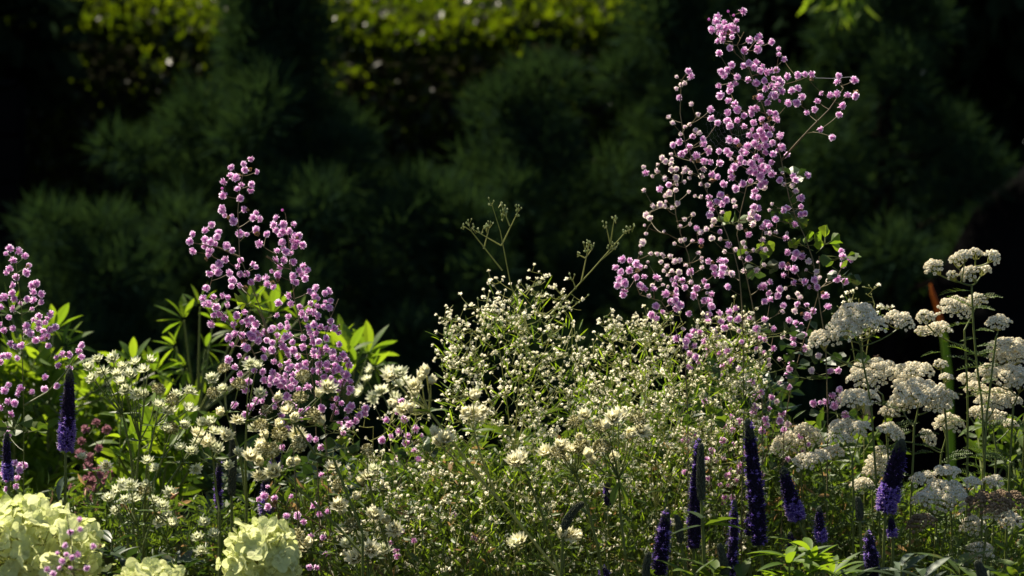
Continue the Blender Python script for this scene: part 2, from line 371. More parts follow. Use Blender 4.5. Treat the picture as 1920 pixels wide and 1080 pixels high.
RUE_MID = (
tile(340, 280, 5.4, """700 95,628 150,640 205,760 228,505 180,495 268,552 292,428 325,418 398 b,425 462,605 362,565 400,708 355,708 412,590 495,418 588,410 620,440 670,518 675,530 725,628 608,755 645,720 692,790 705,302 758,242 822,120 858,88 935,120 1030,375 840,365 880,238 925,238 980,295 940,335 960,290 1030,275 1070,450 978,518 1018,592 850,660 860,752 812,865 858,790 952,1025 618 b,965 695,935 765,960 820,1030 762,1138 765,1005 860,1035 830,1095 825,1150 875,1185 875,1020 945,1040 1000,1120 930,1165 940,1145 990,1225 965,972 1030,1060 1035,1105 1045""")
+ tile(360, 460, 5.4, """340 148,278 190,185 282,225 225,260 270,490 155,465 215,380 282,610 185,650 222,490 290,550 285,672 335,415 355,400 410,490 405,605 378,842 150,920 152,1025 172,890 215,805 262,870 300,880 270,755 330,765 395,830 428,1130 210,1165 250,1085 260,1110 290,1145 335,1020 310,1055 375,1020 355,140 432,115 540,215 530,305 508,360 525,130 595,170 600,242 620,360 602,220 705,280 695,330 735,200 790,450 690,450 710,530 678,985 505,875 588,1003 590,1255 430,1190 465,1240 510,1345 485,1380 465,1275 545,1200 590,1090 625,1345 570,1410 560,1275 615,1335 620,1390 635,1180 670,1110 695,1230 680,1270 715,1150 740,850 705,980 720,965 780,970 830,890 825,820 835,795 855,740 875,500 775,560 800,600 735,550 745,645 795,425 805,1235 800,1170 830,1300 830,1360 830,1400 770,1435 840,1485 880,1200 880,1260 890,370 930,440 895,500 910,410 1005,530 1020,560 1040,620 860,580 905,660 900,700 910,670 970,620 930,760 960,815 985,850 915,990 900,900 970,940 930,1015 985,915 1030,1125 940,1205 930,1225 985,1280 970,1360 940,1130 1030,1490 1005,1365 1045,725 1060,810 1060,1030 1060,960 1060,1225 1065,1305 1065,1430 1070""")
+ tile(400, 620, 4.7, """225 220,130 255,305 255,450 235,660 220,745 225,700 175,885 190,885 225,950 190,1000 155,930 230,1050 200,1060 235,1105 245,1145 215,1170 260,1195 305,540 275,590 305,650 275,660 335,690 310,780 300,820 285,750 310,810 350,750 370,880 350,930 360,930 300,1000 350,1000 300,1080 310,1105 335,1060 360,1145 380,1175 390,185 325,365 350,240 378,430 360,180 440,315 450,290 520,450 440,510 425,530 370,500 480,560 400,550 450,600 420,640 390,630 450,590 480,690 430,700 385,640 510,680 500,720 460,750 515,805 515,840 490,930 455,975 410,1040 430,1070 450,950 480,1125 465,1155 440,1205 455,1095 530,1195 550,1205 515,1090 600,1125 640,445 555,380 620,440 620,330 670,190 660,285 735,445 715,555 610,650 580,640 655,665 630,700 670,540 675,770 715,835 695,955 685,1060 670,1080 715,595 755,595 805,650 860,770 780,430 800,1190 695,1215 665,1340 680,1280 745,1325 730,1170 775,1115 820,1195 825,1245 795,1145 900,545 1035,610 1025,905 960,945 1030,845 945"""))
RUE_LOWMID = tile(480, 540, 2, "545 425,490 495,530 470,555 495,535 540,570 555,507 557,475 570,565 580,598 530,620 553,595 610,608 640,532 640,465 860,545 912,590 947,820 940,505 960,525 985,530 1005,208 930,250 935,200 1048,228 1050,180 875,238 848,270 840,155 855,45 820,70 790,30 780,10 790,115 850,215 815,45 745,130 780,245 700,260 1000,740 850 v,520 440 v")
RUE_LEFT = (
tile(0, 440, 4.155, """75 108,145 125,50 152,102 202,197 168,225 243,208 298,78 265,52 297,122 330,93 395,98 450,40 485,5 495,115 498,248 395,283 378,258 452,322 465,320 525,260 510,210 503,158 537,105 578,250 577,5 570,68 648,98 727,0 700,25 745,392 618,300 630,262 670,295 690,345 685,370 655,297 732,385 740,425 722,208 715,225 755,205 750,240 775,335 750,275 822,325 800,360 795,375 862,84 848,120 872,165 865,25 950,60 945,5 990,132 965,445 958,487 937,538 937,638 862,617 908,635 950,452 1020,538 1040""")
+ tile(0, 680, 4.155, "350 118,348 207,442 178,70 175,38 218,160 203,140 243,248 225,63 303,110 320,93 402,5 345,18 525,58 492,62 558,10 490,115 778,70 805,150 838,150 800,185 805,28 862,52 920,125 965,138 900,48 985"))
RUE_FRONT = tile(0, 540, 2, "250 1000,270 1010,225 1050,180 1055,245 965,215 995,300 905,265 915,350 970,300 870,325 1050,290 1000,235 1025,200 1070,265 1050")

PHAM = {}
def lobed_leaflet(mb, base, d, size, mi=0, roll=0.0):
    V = [(0, 0, 0)]; n = 13
    for i in range(n):
        t = i / (n - 1); a = (t - .5) * 3.6
        r = size * (.78 + .16 * abs(math.cos(a * 2.4 + .2))) * (1 if abs(a) < 1.4 else .85)
        V.append((math.sin(a) * r * .62, -.16 * r * abs(math.sin(a)) + .0, size * .5 + math.cos(a) * r * .55))
    V.append((0, .05 * size, size * .5)); c = len(V) - 1
    F = [(c, i, i + 1) for i in range(0, n)] + [(c, n, 0)]
    mb.add(V, F, mi, basis(d, roll), base)
def compound_leaf(parent, p, size, m_, n=7, lean=(0, 0, 1)):
    mb = MB(); lean = Vector(lean).normalized()
    hub = p + lean * size
    mb.tube([p, p.lerp(hub, .5) + rdir() * size * .1, hub], .0006, 4, 1)
    for i in range(n):
        a = 6.283 * i / n; d = (Vector((math.cos(a), .6 * math.sin(a), rnd(-.3, .5))) + lean * .4).normalized()
        b = hub + d * size * rnd(.3, .9)
        mb.tube([hub, b], .0004, 3, 1)
        lobed_leaflet(mb, b, (d + rdir() * .4).normalized(), rnd(.013, .020), 0, rnd(0, 6.28))
    return mb.build('leaf', [m_, M['stem']], parent)

def rue(label, stems, blossoms, Y, leaves=(), spread=1.0, size=1.0, kinds=None, lowy=1080, stemmat='stem_brown', group='meadow rue plants in the border'):
    st3 = []
    for st in stems: st3.append([at(x, y, Y + (rnd(-.01, .01))) for x, y in st[::-1]])
    main = stems[0]; bx, by = main[-1]
    b3 = at(bx, by, Y); base = Vector((b3.x, Y, 0))
    st3[0] = [base, base.lerp(st3[0][0], .5)] + st3[0]
    root = thing('meadow_rue', label, 'flower', base, group)
    tg = []
    for x, y, k in blossoms:
        d = min(segdist((x, y), s) for s in stems) * K * Y
        yy = Y + random.gauss(0, min(.05, .012 + .55 * d)) * spread
        tg.append(at(x + rnd(-.7, .7), y + rnd(-.7, .7), yy))
    mb = MB(); dirs = grow(mb, st3, tg, r_tip=.00036, r_max=.0009, r_base=.0017, up=1.1)
    mb.build('stem', [M[stemmat]], root)
    P = {'p': [], 'v': [], 'w': [], 'b': []}
    for (x, y, k), p, d in zip(blossoms, tg, dirs):
        dd = (d * .6 + rdir() * .55 + Vector((0, -.35, -.1))).normalized()
        s = {'p': rnd(.74, 1.06) if random.random() < .93 else .62, 'v': rnd(.64, .90), 'w': rnd(.40, .66), 'b': 1.4}[k] * size
        P[k].append((p, dd, s))
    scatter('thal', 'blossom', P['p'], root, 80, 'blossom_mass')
    if P['v']: scatter('blush', 'pale_blossom', P['v'], root, 60, 'pale_blossom_mass')
    if P['w']: scatter('blush', 'opening_bud', P['w'], root, 60, 'opening_bud_mass')
    sp = [(p + rdir() * .008, (rdir() + Vector((0, 0, .3))).normalized(), rnd(.45, .65)) for p, d, s in random.sample(P['p'], max(1, len(P['p']) // 14))]
    scatter('spent', 'faded_blossom', sp, root, 60)
    if P['b']: scatter('pinkbud', 'flower_bud', P['b'], root, 40)
    for x, y, s, mm, ln in leaves:
        compound_leaf(root, at(x, y, Y + rnd(-.03, .03)), s, M[mm], 7, ln)
    return root
def split(bl, routes):
    out = {k: [] for k in routes}
    for b in bl:
        out[min(routes, key=lambda k: min(segdist(b, s) for s in routes[k]))].append(b)
    return out
RT = {
 'A': [[(1395, 60), (1382, 85), (1397, 115), (1412, 142), (1420, 170), (1430, 200), (1447, 240), (1463, 290), (1475, 350), (1483, 385), (1497, 420), (1515, 455), (1528, 500), (1535, 560), (1548, 640), (1552, 760), (1550, 1000)],
       [(1582, 165), (1555, 205), (1510, 250), (1466, 300)]],
 'B': [[(1425, 240), (1415, 290), (1400, 350), (1388, 400), (1382, 440), (1390, 480), (1405, 540), (1420, 620), (1430, 760), (1430, 1000)]],
 'C': [[(1278, 150), (1274, 195), (1277, 230), (1284, 265), (1302, 307), (1318, 345), (1335, 375), (1350, 410), (1368, 450), (1385, 500), (1392, 580), (1395, 760), (1390, 1000)]],
 'D': [[(1262, 330), (1266, 380), (1268, 415), (1280, 450), (1291, 478), (1295, 510), (1305, 550), (1325, 620), (1335, 760), (1330, 1000)]],
 'E': [[(1180, 500), (1180, 540), (1200, 553), (1240, 565), (1262, 600), (1285, 680), (1290, 780), (1290, 1000)]],
 'F': [[(1536, 480), (1538, 540), (1520, 600), (1500, 660), (1480, 740), (1470, 800), (1465, 1000)]],
}
S = split(RUE_RIGHT, RT)
up = (0, 0, 1)
rue('tallest meadow rue, deep lilac pompons on an arching stem with green leaves halfway up', RT['A'], S['A'], 4.06,
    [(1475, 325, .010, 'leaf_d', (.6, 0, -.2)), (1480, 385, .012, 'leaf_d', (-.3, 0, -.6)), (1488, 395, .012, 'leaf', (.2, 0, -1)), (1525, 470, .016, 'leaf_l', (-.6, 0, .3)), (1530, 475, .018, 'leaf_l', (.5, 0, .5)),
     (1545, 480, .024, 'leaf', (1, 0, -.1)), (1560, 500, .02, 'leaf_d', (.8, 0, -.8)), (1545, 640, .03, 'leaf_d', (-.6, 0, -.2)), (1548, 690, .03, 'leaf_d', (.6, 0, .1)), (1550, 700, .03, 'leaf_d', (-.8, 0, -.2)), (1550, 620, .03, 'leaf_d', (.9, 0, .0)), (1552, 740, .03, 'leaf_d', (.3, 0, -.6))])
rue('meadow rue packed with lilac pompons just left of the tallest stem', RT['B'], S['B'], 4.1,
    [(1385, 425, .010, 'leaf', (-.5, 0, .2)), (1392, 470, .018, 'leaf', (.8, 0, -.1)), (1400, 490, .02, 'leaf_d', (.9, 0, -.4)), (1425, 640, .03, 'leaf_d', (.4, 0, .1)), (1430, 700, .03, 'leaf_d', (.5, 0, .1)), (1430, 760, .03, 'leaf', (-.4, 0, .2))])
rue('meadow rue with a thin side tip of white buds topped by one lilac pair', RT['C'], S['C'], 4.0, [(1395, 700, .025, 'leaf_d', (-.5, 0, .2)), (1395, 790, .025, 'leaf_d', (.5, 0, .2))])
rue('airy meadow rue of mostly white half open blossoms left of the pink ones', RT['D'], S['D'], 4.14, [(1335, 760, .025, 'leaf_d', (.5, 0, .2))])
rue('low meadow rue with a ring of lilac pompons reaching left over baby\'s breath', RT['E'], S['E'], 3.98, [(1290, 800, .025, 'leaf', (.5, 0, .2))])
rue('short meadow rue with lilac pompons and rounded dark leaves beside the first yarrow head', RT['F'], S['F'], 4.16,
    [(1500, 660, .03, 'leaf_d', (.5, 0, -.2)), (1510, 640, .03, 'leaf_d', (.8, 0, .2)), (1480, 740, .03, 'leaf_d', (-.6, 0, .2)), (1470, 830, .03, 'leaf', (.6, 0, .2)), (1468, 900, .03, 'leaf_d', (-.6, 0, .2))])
rue('sparse low meadow rue of small dusky lilac pompons between the violet speedwell spikes', [[(1370, 740), (1365, 830), (1372, 900), (1380, 1080)], [(1460, 770), (1440, 850), (1400, 930), (1380, 1080)], [(1285, 810), (1310, 880), (1350, 960), (1380, 1080)]], RUE_LOW, 4.2,
    [(1370, 850, .03, 'leaf_d', (.7, 0, 0)), (1365, 880, .03, 'leaf_d', (-.7, 0, .2)), (1440, 880, .03, 'leaf_d', (.3, 0, .1))], size=.95)
RM = {
 'A': [[(462, 300), (450, 345), (446, 400), (448, 440), (449, 480), (474, 540), (485, 570), (500, 610), (520, 680), (545, 760), (560, 1000)],
       [(360, 455), (395, 458), (425, 470), (450, 482)], [(395, 560), (430, 605), (470, 650), (512, 740), (540, 800)]],
 'B': [[(535, 400), (541, 440), (545, 500), (552, 560), (565, 620), (580, 680), (590, 740), (600, 1000)], [(455, 540), (485, 572), (505, 640)][::1], [(545, 505), (520, 500), (500, 480)]],
 'C': [[(635, 560), (610, 620), (600, 680), (598, 740), (610, 800), (620, 1000)], [(655, 680), (640, 730), (620, 790)]],
}
SM = split(RUE_MID, RM)
gm = 'meadow rue plants in the border'
rue('meadow rue spire with a narrow lilac tip left of centre, over lit green leaves', RM['A'], SM['A'], 4.02, [(478, 575, .01, 'leaf_l', (-.6, 0, .2)), (545, 800, .02, 'leaf_d', (-.6, 0, .2))])
rue('meadow rue stem leaning right with a rounded lilac tip, behind the narrow spire', RM['B'], SM['B'], 4.1, [(600, 820, .02, 'leaf_d', (.6, 0, .2))])
rue('dense meadow rue clump of lilac pompons low on the right of the spire', RM['C'], SM['C'], 4.06, [(612, 850, .022, 'leaf', (.6, 0, .2)), (612, 880, .022, 'leaf_d', (-.6, 0, .2))])
rue('thin scattered meadow rue hanging among cream masterwort, its lilac blossoms far apart', [[(755, 750), (745, 800), (770, 850), (740, 930), (720, 1080)], [(500, 930), (560, 960), (640, 1010), (720, 1080)], [(590, 980), (650, 1010), (720, 1080)]], RUE_LOWMID, 4.12,
    [(745, 850, .03, 'leaf_d', (.7, 0, 0)), (735, 930, .03, 'leaf_d', (-.7, 0, .2)), (725, 960, .03, 'leaf_d', (.8, 0, .2)), (640, 930, .03, 'leaf_d', (-.3, 0, .4)), (600, 900, .03, 'leaf_d', (.3, 0, .4)), (560, 880, .03, 'leaf_d', (-.3, 0, .4))])
rue('meadow rue cut by the left edge, lilac tip on a dark straight stem', [[(27, 470), (33, 520), (42, 590), (42, 680), (45, 780), (44, 950)], [(150, 655), (130, 690), (90, 735), (46, 760)], [(-30, 690), (0, 760), (42, 805)]], RUE_LEFT, 4.1,
    [(42, 808, .012, 'leaf', (-.6, 0, .2)), (44, 812, .012, 'leaf', (.6, 0, .1))], stemmat='stem')
fr = rue('small dusky lilac meadow rue sprig in front of the big cream hydrangea', [[(125, 965), (135, 1020), (140, 1080)]], [(x, y, 'p') for x, y, k in RUE_FRONT], 3.35, size=.72, stemmat='stem_brown')

# ------------------------------------------------------------------ baby's breath
def inpoly(x, y, P):
    c = False; j = len(P) - 1
    for i in range(len(P)):
        xi, yi = P[i]; xj, yj = P[j]
        if (yi > y) != (yj > y) and x < (xj - xi) * (y - yi) / (yj - yi) + xi: c = not c
        j = i
    return c
def sample_poly(P, n, bias=0.0):
    xs = [p[0] for p in P]; ys = [p[1] for p in P]; out = []
    while len(out) < n:
        x, y = rnd(min(xs), max(xs)), rnd(min(ys), max(ys))
        if inpoly(x, y, P): out.append((x, y))
    return out
def bezpts(pts): return [Vector(p) for p in pts]
def babys_breath(label, poly, Y, n, nbud, base, sprays=(), depth=.10, stems=None, smat='stem_pale', sizes=(.7, 1.2), extra=()):
    b3 = at(base[0], base[1], Y); root_p = Vector((b3.x, Y, 0))
    root = thing('babys_breath', label, 'flower', root_p, 'white babys breath clumps in the border')
    xs = [p[0] for p in poly]; ys = [p[1] for p in poly]; cx = (min(xs) + max(xs)) / 2
    st3 = [[root_p, at(base[0], base[1] + 60, Y), b3]]
    for sx, sy in (stems or [(cx - (cx - min(xs)) * .5, min(ys) + 90), (cx, min(ys) + 60), (cx + (max(xs) - cx) * .5, min(ys) + 90)]):
        yy = Y + rnd(-.05, .05); mid = at((base[0] * .5 + sx * .5) + rnd(-15, 15), base[1] * .45 + sy * .55, yy)
        st3.append([b3, mid, at(sx, sy, yy)])
    tg = []; kinds = []
    pts = sample_poly(poly, n + nbud)
    centres = [(x + random.gauss(0, 7), y - abs(random.gauss(0, 10))) for x, y in sample_poly(poly, max(8, (n + nbud) // 9))]
    for i, (x, y) in enumerate(pts):
        if random.random() < .10: x += random.gauss(0, 22); y -= abs(random.gauss(0, 20))
        if random.random() < .72:                       # little sprays of blossom
            c = random.choice(centres); x, y = c[0] + random.gauss(0, 11), c[1] + random.gauss(0, 9)
            yy = Y + depth * math.sin(c[0] * 12.9 + c[1] * 7.1) + rnd(-.01, .01)
        else: yy = Y + rnd(-depth, depth)
        tg.append(at(x, y, yy)); kinds.append('g' if i < n else 'b')
    for x, y in extra: tg.append(at(x, y, Y + rnd(-.02, .02))); kinds.append('G')
    for st in sprays:
        for line in st['lines']: st3.append([at(x, y, Y) for x, y in line])
    mb = MB(); dirs = grow(mb, st3, tg, r_tip=.00034, r_max=.0010, r_base=.0011, up=.7, gap=.02, sides=3)
    fl = []; bd = []
    for p, k, d in zip(tg, kinds, dirs):
        if k == 'b': bd.append((p, d, rnd(.6, 1.1)))
        else: fl.append((p, (d + rdir() * .8).normalized(), (sizes[0] + (sizes[1] - sizes[0]) * random.random() ** 1.3) * rnd(.95, 1.2) * (1.35 if k == 'G' else 1)))
    for st in sprays:
        for x, y, m_ in st['buds']:
            c = at(x, y, Y)
            for i in range(m_):
                q = c + Vector((rnd(-1, 1), rnd(-1, 1), rnd(-.4, 1.4))) * .0052
                mb.tube([c - Vector((0, 0, .004)), q], .00035, 3); bd.append((q, Vector((rnd(-.4, .4), rnd(-.4, .4), 1)), rnd(.8, 1.15)))
    # narrow leaves at the forks
    for i in range(int(n * .6)):
        p = tg[random.randrange(len(tg))]; mb.leaf(p - Vector((0, 0, rnd(.01, .05))), (rnd(-1, 1), rnd(-1, 1), rnd(.2, 1.2)), rnd(.012, .03), .0022, .4, 1, rnd(0, 6))
    mb.build('stem', [M[smat], M['leaf_l']], root)
    scatter('gyp', 'blossom', fl, root, 100, 'blossom_mass')
    scatter('bud', 'flower_bud', bd, root, 60, 'flower_bud_mass')
    return root
def T8(t): return [(800 + x / 2.57, 340 + y / 2.57) for x, y in t]
spr1 = dict(lines=[T8(q) for q in ([(480, 700), (405, 500), (365, 430), (360, 310), (350, 170), (312, 105)], [(365, 430), (275, 325), (215, 240), (178, 215)], [(275, 325), (290, 270), (302, 222)], [(360, 310), (280, 265), (235, 238)], [(360, 310), (400, 215), (448, 130)], [(400, 215), (372, 140)])],
            buds=[(800 + x / 2.57, 340 + y / 2.57, n) for x, y, n in ((312, 105, 3), (345, 115, 2), (372, 125, 4), (385, 155, 4), (362, 160, 4), (440, 135, 5), (435, 160, 3), (178, 220, 4), (205, 195, 3), (215, 225, 4), (235, 238, 3), (262, 240, 3), (290, 235, 5), (302, 215, 4), (365, 180, 3))])
spr2 = dict(lines=[T8(q) for q in ([(600, 640), (670, 550), (745, 485), (840, 380), (885, 305), (960, 242), (990, 230)], [(840, 380), (880, 345), (912, 318)], [(885, 305), (865, 215)], [(885, 305), (905, 175)], [(745, 485), (748, 440), (765, 370), (782, 300)], [(765, 370), (725, 350)], [(765, 370), (800, 322)], [(640, 590), (720, 520), (745, 620), (700, 670), (702, 820)], [(720, 520), (702, 470)])],
            buds=[(800 + x / 2.57, 340 + y / 2.57, n) for x, y, n in ((905, 178, 4), (912, 190, 3), (860, 215, 4), (990, 232, 3), (962, 240, 4), (975, 238, 3), (880, 320, 4), (908, 318, 5), (782, 302, 4), (798, 318, 5), (775, 330, 4), (725, 352, 3), (702, 470, 3), (762, 318, 3))])
babys_breath('airy baby\'s breath with two tall bare bud sprays rising over it, left of centre', [(822, 600), (850, 582), (885, 552), (930, 528), (985, 530), (1045, 545), (1078, 565), (1088, 620), (1100, 660), (1105, 810), (840, 800), (825, 640)], 4.06, 720, 560, (965, 860), [spr1, spr2], .13,
    stems=[(880, 640), (930, 600), (985, 590), (1040, 610)], extra=T8([(675, 470), (618, 515), (658, 560), (348, 540), (312, 480), (313, 625), (400, 655), (275, 685), (218, 600), (100, 682)]))
babys_breath('thick low dome of baby\'s breath, cream dots with little sky between, right of centre', [(1112, 630), (1150, 606), (1215, 600), (1300, 610), (1400, 570), (1440, 620), (1430, 800), (1300, 850), (1100, 850), (1085, 680)], 4.12, 1350, 800, (1230, 950), (), .13,
    stems=[(1150, 680), (1210, 650), (1270, 660), (1340, 640), (1400, 640)], sizes=(.6, 1.15))
babys_breath('baby\'s breath spilling low below the thick dome, between the speedwell spikes', [(1080, 840), (1440, 790), (1430, 960), (1400, 1075), (1090, 1075)], 4.12, 640, 300, (1260, 1110), (), .12, stems=[(1130, 920), (1200, 880), (1280, 870), (1380, 880)], sizes=(.65, 1.1))
babys_breath('baby\'s breath clump in the lower middle with well spaced bright white blossoms', [(790, 810), (1090, 800), (1100, 1075), (800, 1075), (780, 950)], 4.08, 560, 300, (940, 1110), (), .12, stems=[(840, 880), (900, 850), (980, 860), (1050, 870)], sizes=(.65, 1.15))
babys_breath('loose baby\'s breath to the left of the diagonal stem, few white dots', [(640, 830), (720, 700), (800, 800), (800, 1075), (600, 1075), (600, 960)], 4.12, 330, 150, (720, 1120), (), .1, stems=[(700, 800), (740, 850), (660, 930)], sizes=(.65, 1.1))
babys_breath('small baby\'s breath sprig peeping above the large beige yarrow head', [(1565, 570), (1600, 545), (1640, 548), (1660, 590), (1640, 640), (1580, 640)], 4.2, 34, 55, (1620, 780), (), .03, stems=[(1585, 575), (1610, 560), (1640, 570)], sizes=(.9, 1.3))

# ------------------------------------------------------------------ masterwort
def masterwort(label, hubs, Y, base, smat='stem', group='masterwort plants in the border', scale=1.0, bract_leaf=None):
    """hubs: list of (stem px polyline from hub down, [(x, y, kind, tilt, scale)])"""
    b3 = at(base[0], base[1], Y); root_p = Vector((b3.x, Y, 0))
    root = thing('masterwort', label, 'flower', root_p, group)
    mb = MB(); mb.tube([root_p, root_p.lerp(b3, .6), b3], [.0028, .0024, .0020], 6); heads = []
    for line, hs in hubs:
        yy = Y + rnd(-.02, .02); pts = [at(q[0], q[1], yy) for q in line[::-1]]
        if len(line[-1]) > 2: pts[0] = at(line[-1][0], line[-1][1], Y); mb.tube(pts, [.0015] * (len(pts) - 1) + [.0012], 6)
        else: mb.tube([b3] + pts, [.0019] * len(pts) + [.0014], 6)
        hub = pts[-1]
        for i in range(5):
            a = i * 1.256 + rnd(-.3, .3); mb.leaf(hub, (math.cos(a), math.sin(a), .25), rnd(.018, .030), .008, .3, 1, rnd(-.4, .4))
        for x, y, kind, s in hs:
            p = at(x, y, yy + rnd(-.035, .035)); d = p - hub; m_ = hub.lerp(p, .5) + Vector((0, 0, -.06 * d.length)) + rdir() * .003
            q = p - d.normalized() * .002
            mb.tube([hub, m_, q], [.0011, .0009, .0008], 5)
            if d.length > .055 and random.random() < .5:
                for i in range(3): mb.leaf(m_, (rnd(-1, 1), rnd(-1, 1), .4), .012, .004, .3, 1, rnd(0, 6))
            up_ = Vector((d.x * 5 + rnd(-.45, .45), rnd(-1.4, -.25), 1.0)).normalized()
            heads.append((p, up_, kind, s * scale * (1.12 if kind in 'ce' else .98 if kind == 's' else 1.1)))
    mb.build('stem', [M[smat], M['leaf']], root)
    names = {'s': ('star', 'flower_head'), 'k': ('cushion', 'pincushion_head'), 'c': ('cup', 'closed_head'), 'e': ('creamstar', 'cream_head')}
    for p, d, k, s in heads:
        key, nm = names[k]; t = random.choice(TEMPL[key][0]); inst(nm, t[3], p, basis(d, rnd(0, 6.28)), s, root)
    return root
def C1(t): return [(x / 2, 540 + y / 2, k, rnd(.85, 1.1)) for x, y, k in t]
def C2(t): return [(480 + x / 2, 540 + y / 2, k, rnd(.85, 1.12)) for x, y, k in t]
def C3(t): return [(960 + x / 2, 540 + y / 2, k, rnd(.8, 1.05)) for x, y, k in t]
masterwort('white starry masterwort, the highest cluster at the left, crisp pointed bracts', [([(230, 778), (245, 850), (250, 900)], C1([(365, 270, 's'), (425, 270, 's'), (335, 305, 's'), (460, 300, 's'), (350, 345, 's'), (380, 320, 's'), (440, 330, 's')])),
    ([(262, 828), (256, 900)], C1([(510, 285, 's'), (560, 280, 's'), (540, 315, 's'), (490, 330, 's'), (475, 390, 's'), (460, 360, 's'), (515, 400, 's'), (545, 405, 's'), (590, 390, 'k')]))], 3.96, (250, 930))
masterwort('white masterwort leaning right from the highest cluster, star heads in two loose rows', [([(290, 800), (275, 880)], C1([(660, 405, 's'), (710, 390, 's'), (595, 445, 's'), (635, 465, 's'), (705, 460, 's'), (650, 430, 'k')])),
    ([(305, 860), (285, 910)], C1([(620, 535, 's'), (640, 540, 'k'), (690, 520, 's')])), ([(340, 870), (300, 930)], C1([(760, 515, 's'), (790, 510, 's'), (680, 605, 's'), (720, 620, 's'), (735, 683, 's'), (740, 560, 'e')]))], 3.9, (270, 980))
masterwort('white masterwort with broad heads crowding left of the dark bud spike', [([(400, 862), (405, 920)], C1([(830, 545, 's'), (800, 545, 's'), (800, 600, 's'), (780, 585, 'e'), (820, 610, 's'), (860, 670, 's'), (893, 625, 's'), (745, 585, 's'), (850, 560, 'e')]))], 3.93, (412, 960))
masterwort('low white masterwort with flat wide stars, brown insect on one head, above the hydrangeas', [([(258, 985), (262, 1030)], C1([(465, 740, 's'), (440, 770, 's'), (410, 795, 's'), (550, 745, 's'), (500, 800, 's'), (440, 840, 's'), (490, 745, 's'), (545, 770, 'k'), (470, 800, 's')])), ([(290, 960), (270, 1020)], C1([(580, 800, 's'), (610, 825, 's'), (640, 775, 's'), (650, 895, 's'), (630, 860, 's'), (555, 655, 's'), (583, 685, 's'), (600, 880, 's')]))], 3.85, (268, 1060))
masterwort('four small white masterwort stars low between the two hydrangea heads', [([(385, 1030), (390, 1060)], C1([(770, 885, 's'), (745, 940, 's'), (800, 930, 's'), (755, 990, 's')]))], 3.8, (395, 1090), group=None)
masterwort('single white masterwort stem leaning left over mauve spent flowers', [([(175, 885), (205, 930)], C1([(305, 640, 's'), (398, 670, 'e')]))], 4.0, (240, 1000), group=None)
masterwort('white and green masterwort tucked in front of the lilac spire, dark cushions among white stars', [([(425, 775), (450, 850)], C1([(795, 345, 's'), (800, 400, 'k'), (845, 315, 'k'), (840, 385, 's'), (830, 480, 'c'), (895, 375, 'k')])), ([(462, 790), (460, 860)], C1([(940, 290, 's'), (960, 300, 's'), (890, 500, 'e'), (950, 530, 's'), (1000, 470, 'k'), (975, 400, 's'), (1040, 420, 'e'), (1080, 460, 'k')]))], 3.95, (462, 940))
masterwort('cream masterwort with the largest dark green cushion, in front of the lilac clump', [([(550, 790), (590, 850), (625, 860)], C2([(165, 425, 'k'), (210, 490, 'k'), (145, 500, 'c'), (245, 515, 'c'), (230, 410, 'c'), (270, 380, 'e'), (180, 340, 'k'), (90, 525, 'c'), (155, 555, 'e'), (160, 600, 'k'), (120, 470, 'e')]))], 3.72, (680, 1000), scale=1.05)
masterwort('cream masterwort with pale brown cushions on a slanting stem, above the middle hydrangea', [([(525, 885), (580, 935), (640, 995)], C2([(20, 530, 'k'), (15, 610, 'c'), (40, 565, 'c'), (30, 600, 'c'), (20, 665, 'c'), (15, 710, 'e'), (70, 700, 'e'), (125, 665, 'c'), (155, 665, 'c'), (95, 560, 'k'), (-20, 640, 'e'), (60, 620, 'k')]))], 3.75, (680, 1040), scale=1.15)
masterwort('scattered cream masterwort heads low in the lower left middle over dark leaves', [([(665, 990), (690, 1050)], C2([(375, 795, 'c'), (310, 820, 'e'), (320, 850, 'c'), (360, 900, 'k'), (335, 920, 'e'), (345, 965, 's'), (440, 860, 'e'), (490, 880, 'c'), (520, 910, 'e'), (405, 940, 's')])), ([(600, 1040), (640, 1070)], C2([(150, 945, 'k'), (200, 970, 'c'), (170, 985, 'e')])), ([(700, 1050)], C2([(455, 1000, 's'), (480, 985, 's'), (380, 1020, 'e'), (430, 985, 'e')]))], 3.85, (690, 1090), scale=1.2)
masterwort('three small cream masterwort heads stacked on a thin upright stem in the lower middle', [([(690, 895), (705, 960), (725, 1020)], C2([(415, 615, 'k'), (445, 690, 's'), (400, 735, 'c'), (415, 715, 'e')])), ([(640, 930), (680, 1000)], C2([(310, 745, 'k'), (290, 680, 'e')]))], 3.9, (735, 1080), group=None)
masterwort('blurred cream masterwort at the tip of the long diagonal stem crossing the middle', [([(805, 772), (850, 830), (910, 910), (960, 965), (1045, 1070)], [(x, y, k, s * 1.05) for x, y, k, s in C2([(540, 325, 's'), (510, 335, 'e'), (620, 345, 'c'), (655, 360, 'c'), (600, 375, 'e'), (640, 325, 'c'), (590, 410, 'c'), (575, 460, 'c'), (520, 445, 'c'), (560, 465, 'e')])]), ([(860, 868), (885, 885), (912, 912, 0)], C2([(665, 555, 'c'), (700, 565, 'c'), (690, 590, 'c'), (710, 575, 'e')])), ([(888, 810), (900, 850), (930, 932, 0)], C2([(815, 420, 'c'), (830, 475, 'e'), (795, 480, 'c'), (850, 470, 'c'), (810, 475, 'e')]))], 3.62, (1050, 1085), smat='stem_pale', group=None, scale=1.1)
masterwort('cream masterwort umbel with dark cushions and two green leaves at its fork, centre right', [([(1160, 898), (1163, 960), (1172, 1040)], C3([(380, 495, 'e'), (400, 490, 'e'), (360, 530, 'c'), (465, 510, 'k'), (480, 540, 'e'), (440, 560, 'c'), (335, 615, 'k'), (290, 640, 'c'), (310, 660, 'c'), (375, 650, 'c'), (325, 530, 'k')]))], 3.74, (1178, 1085), scale=1.2)
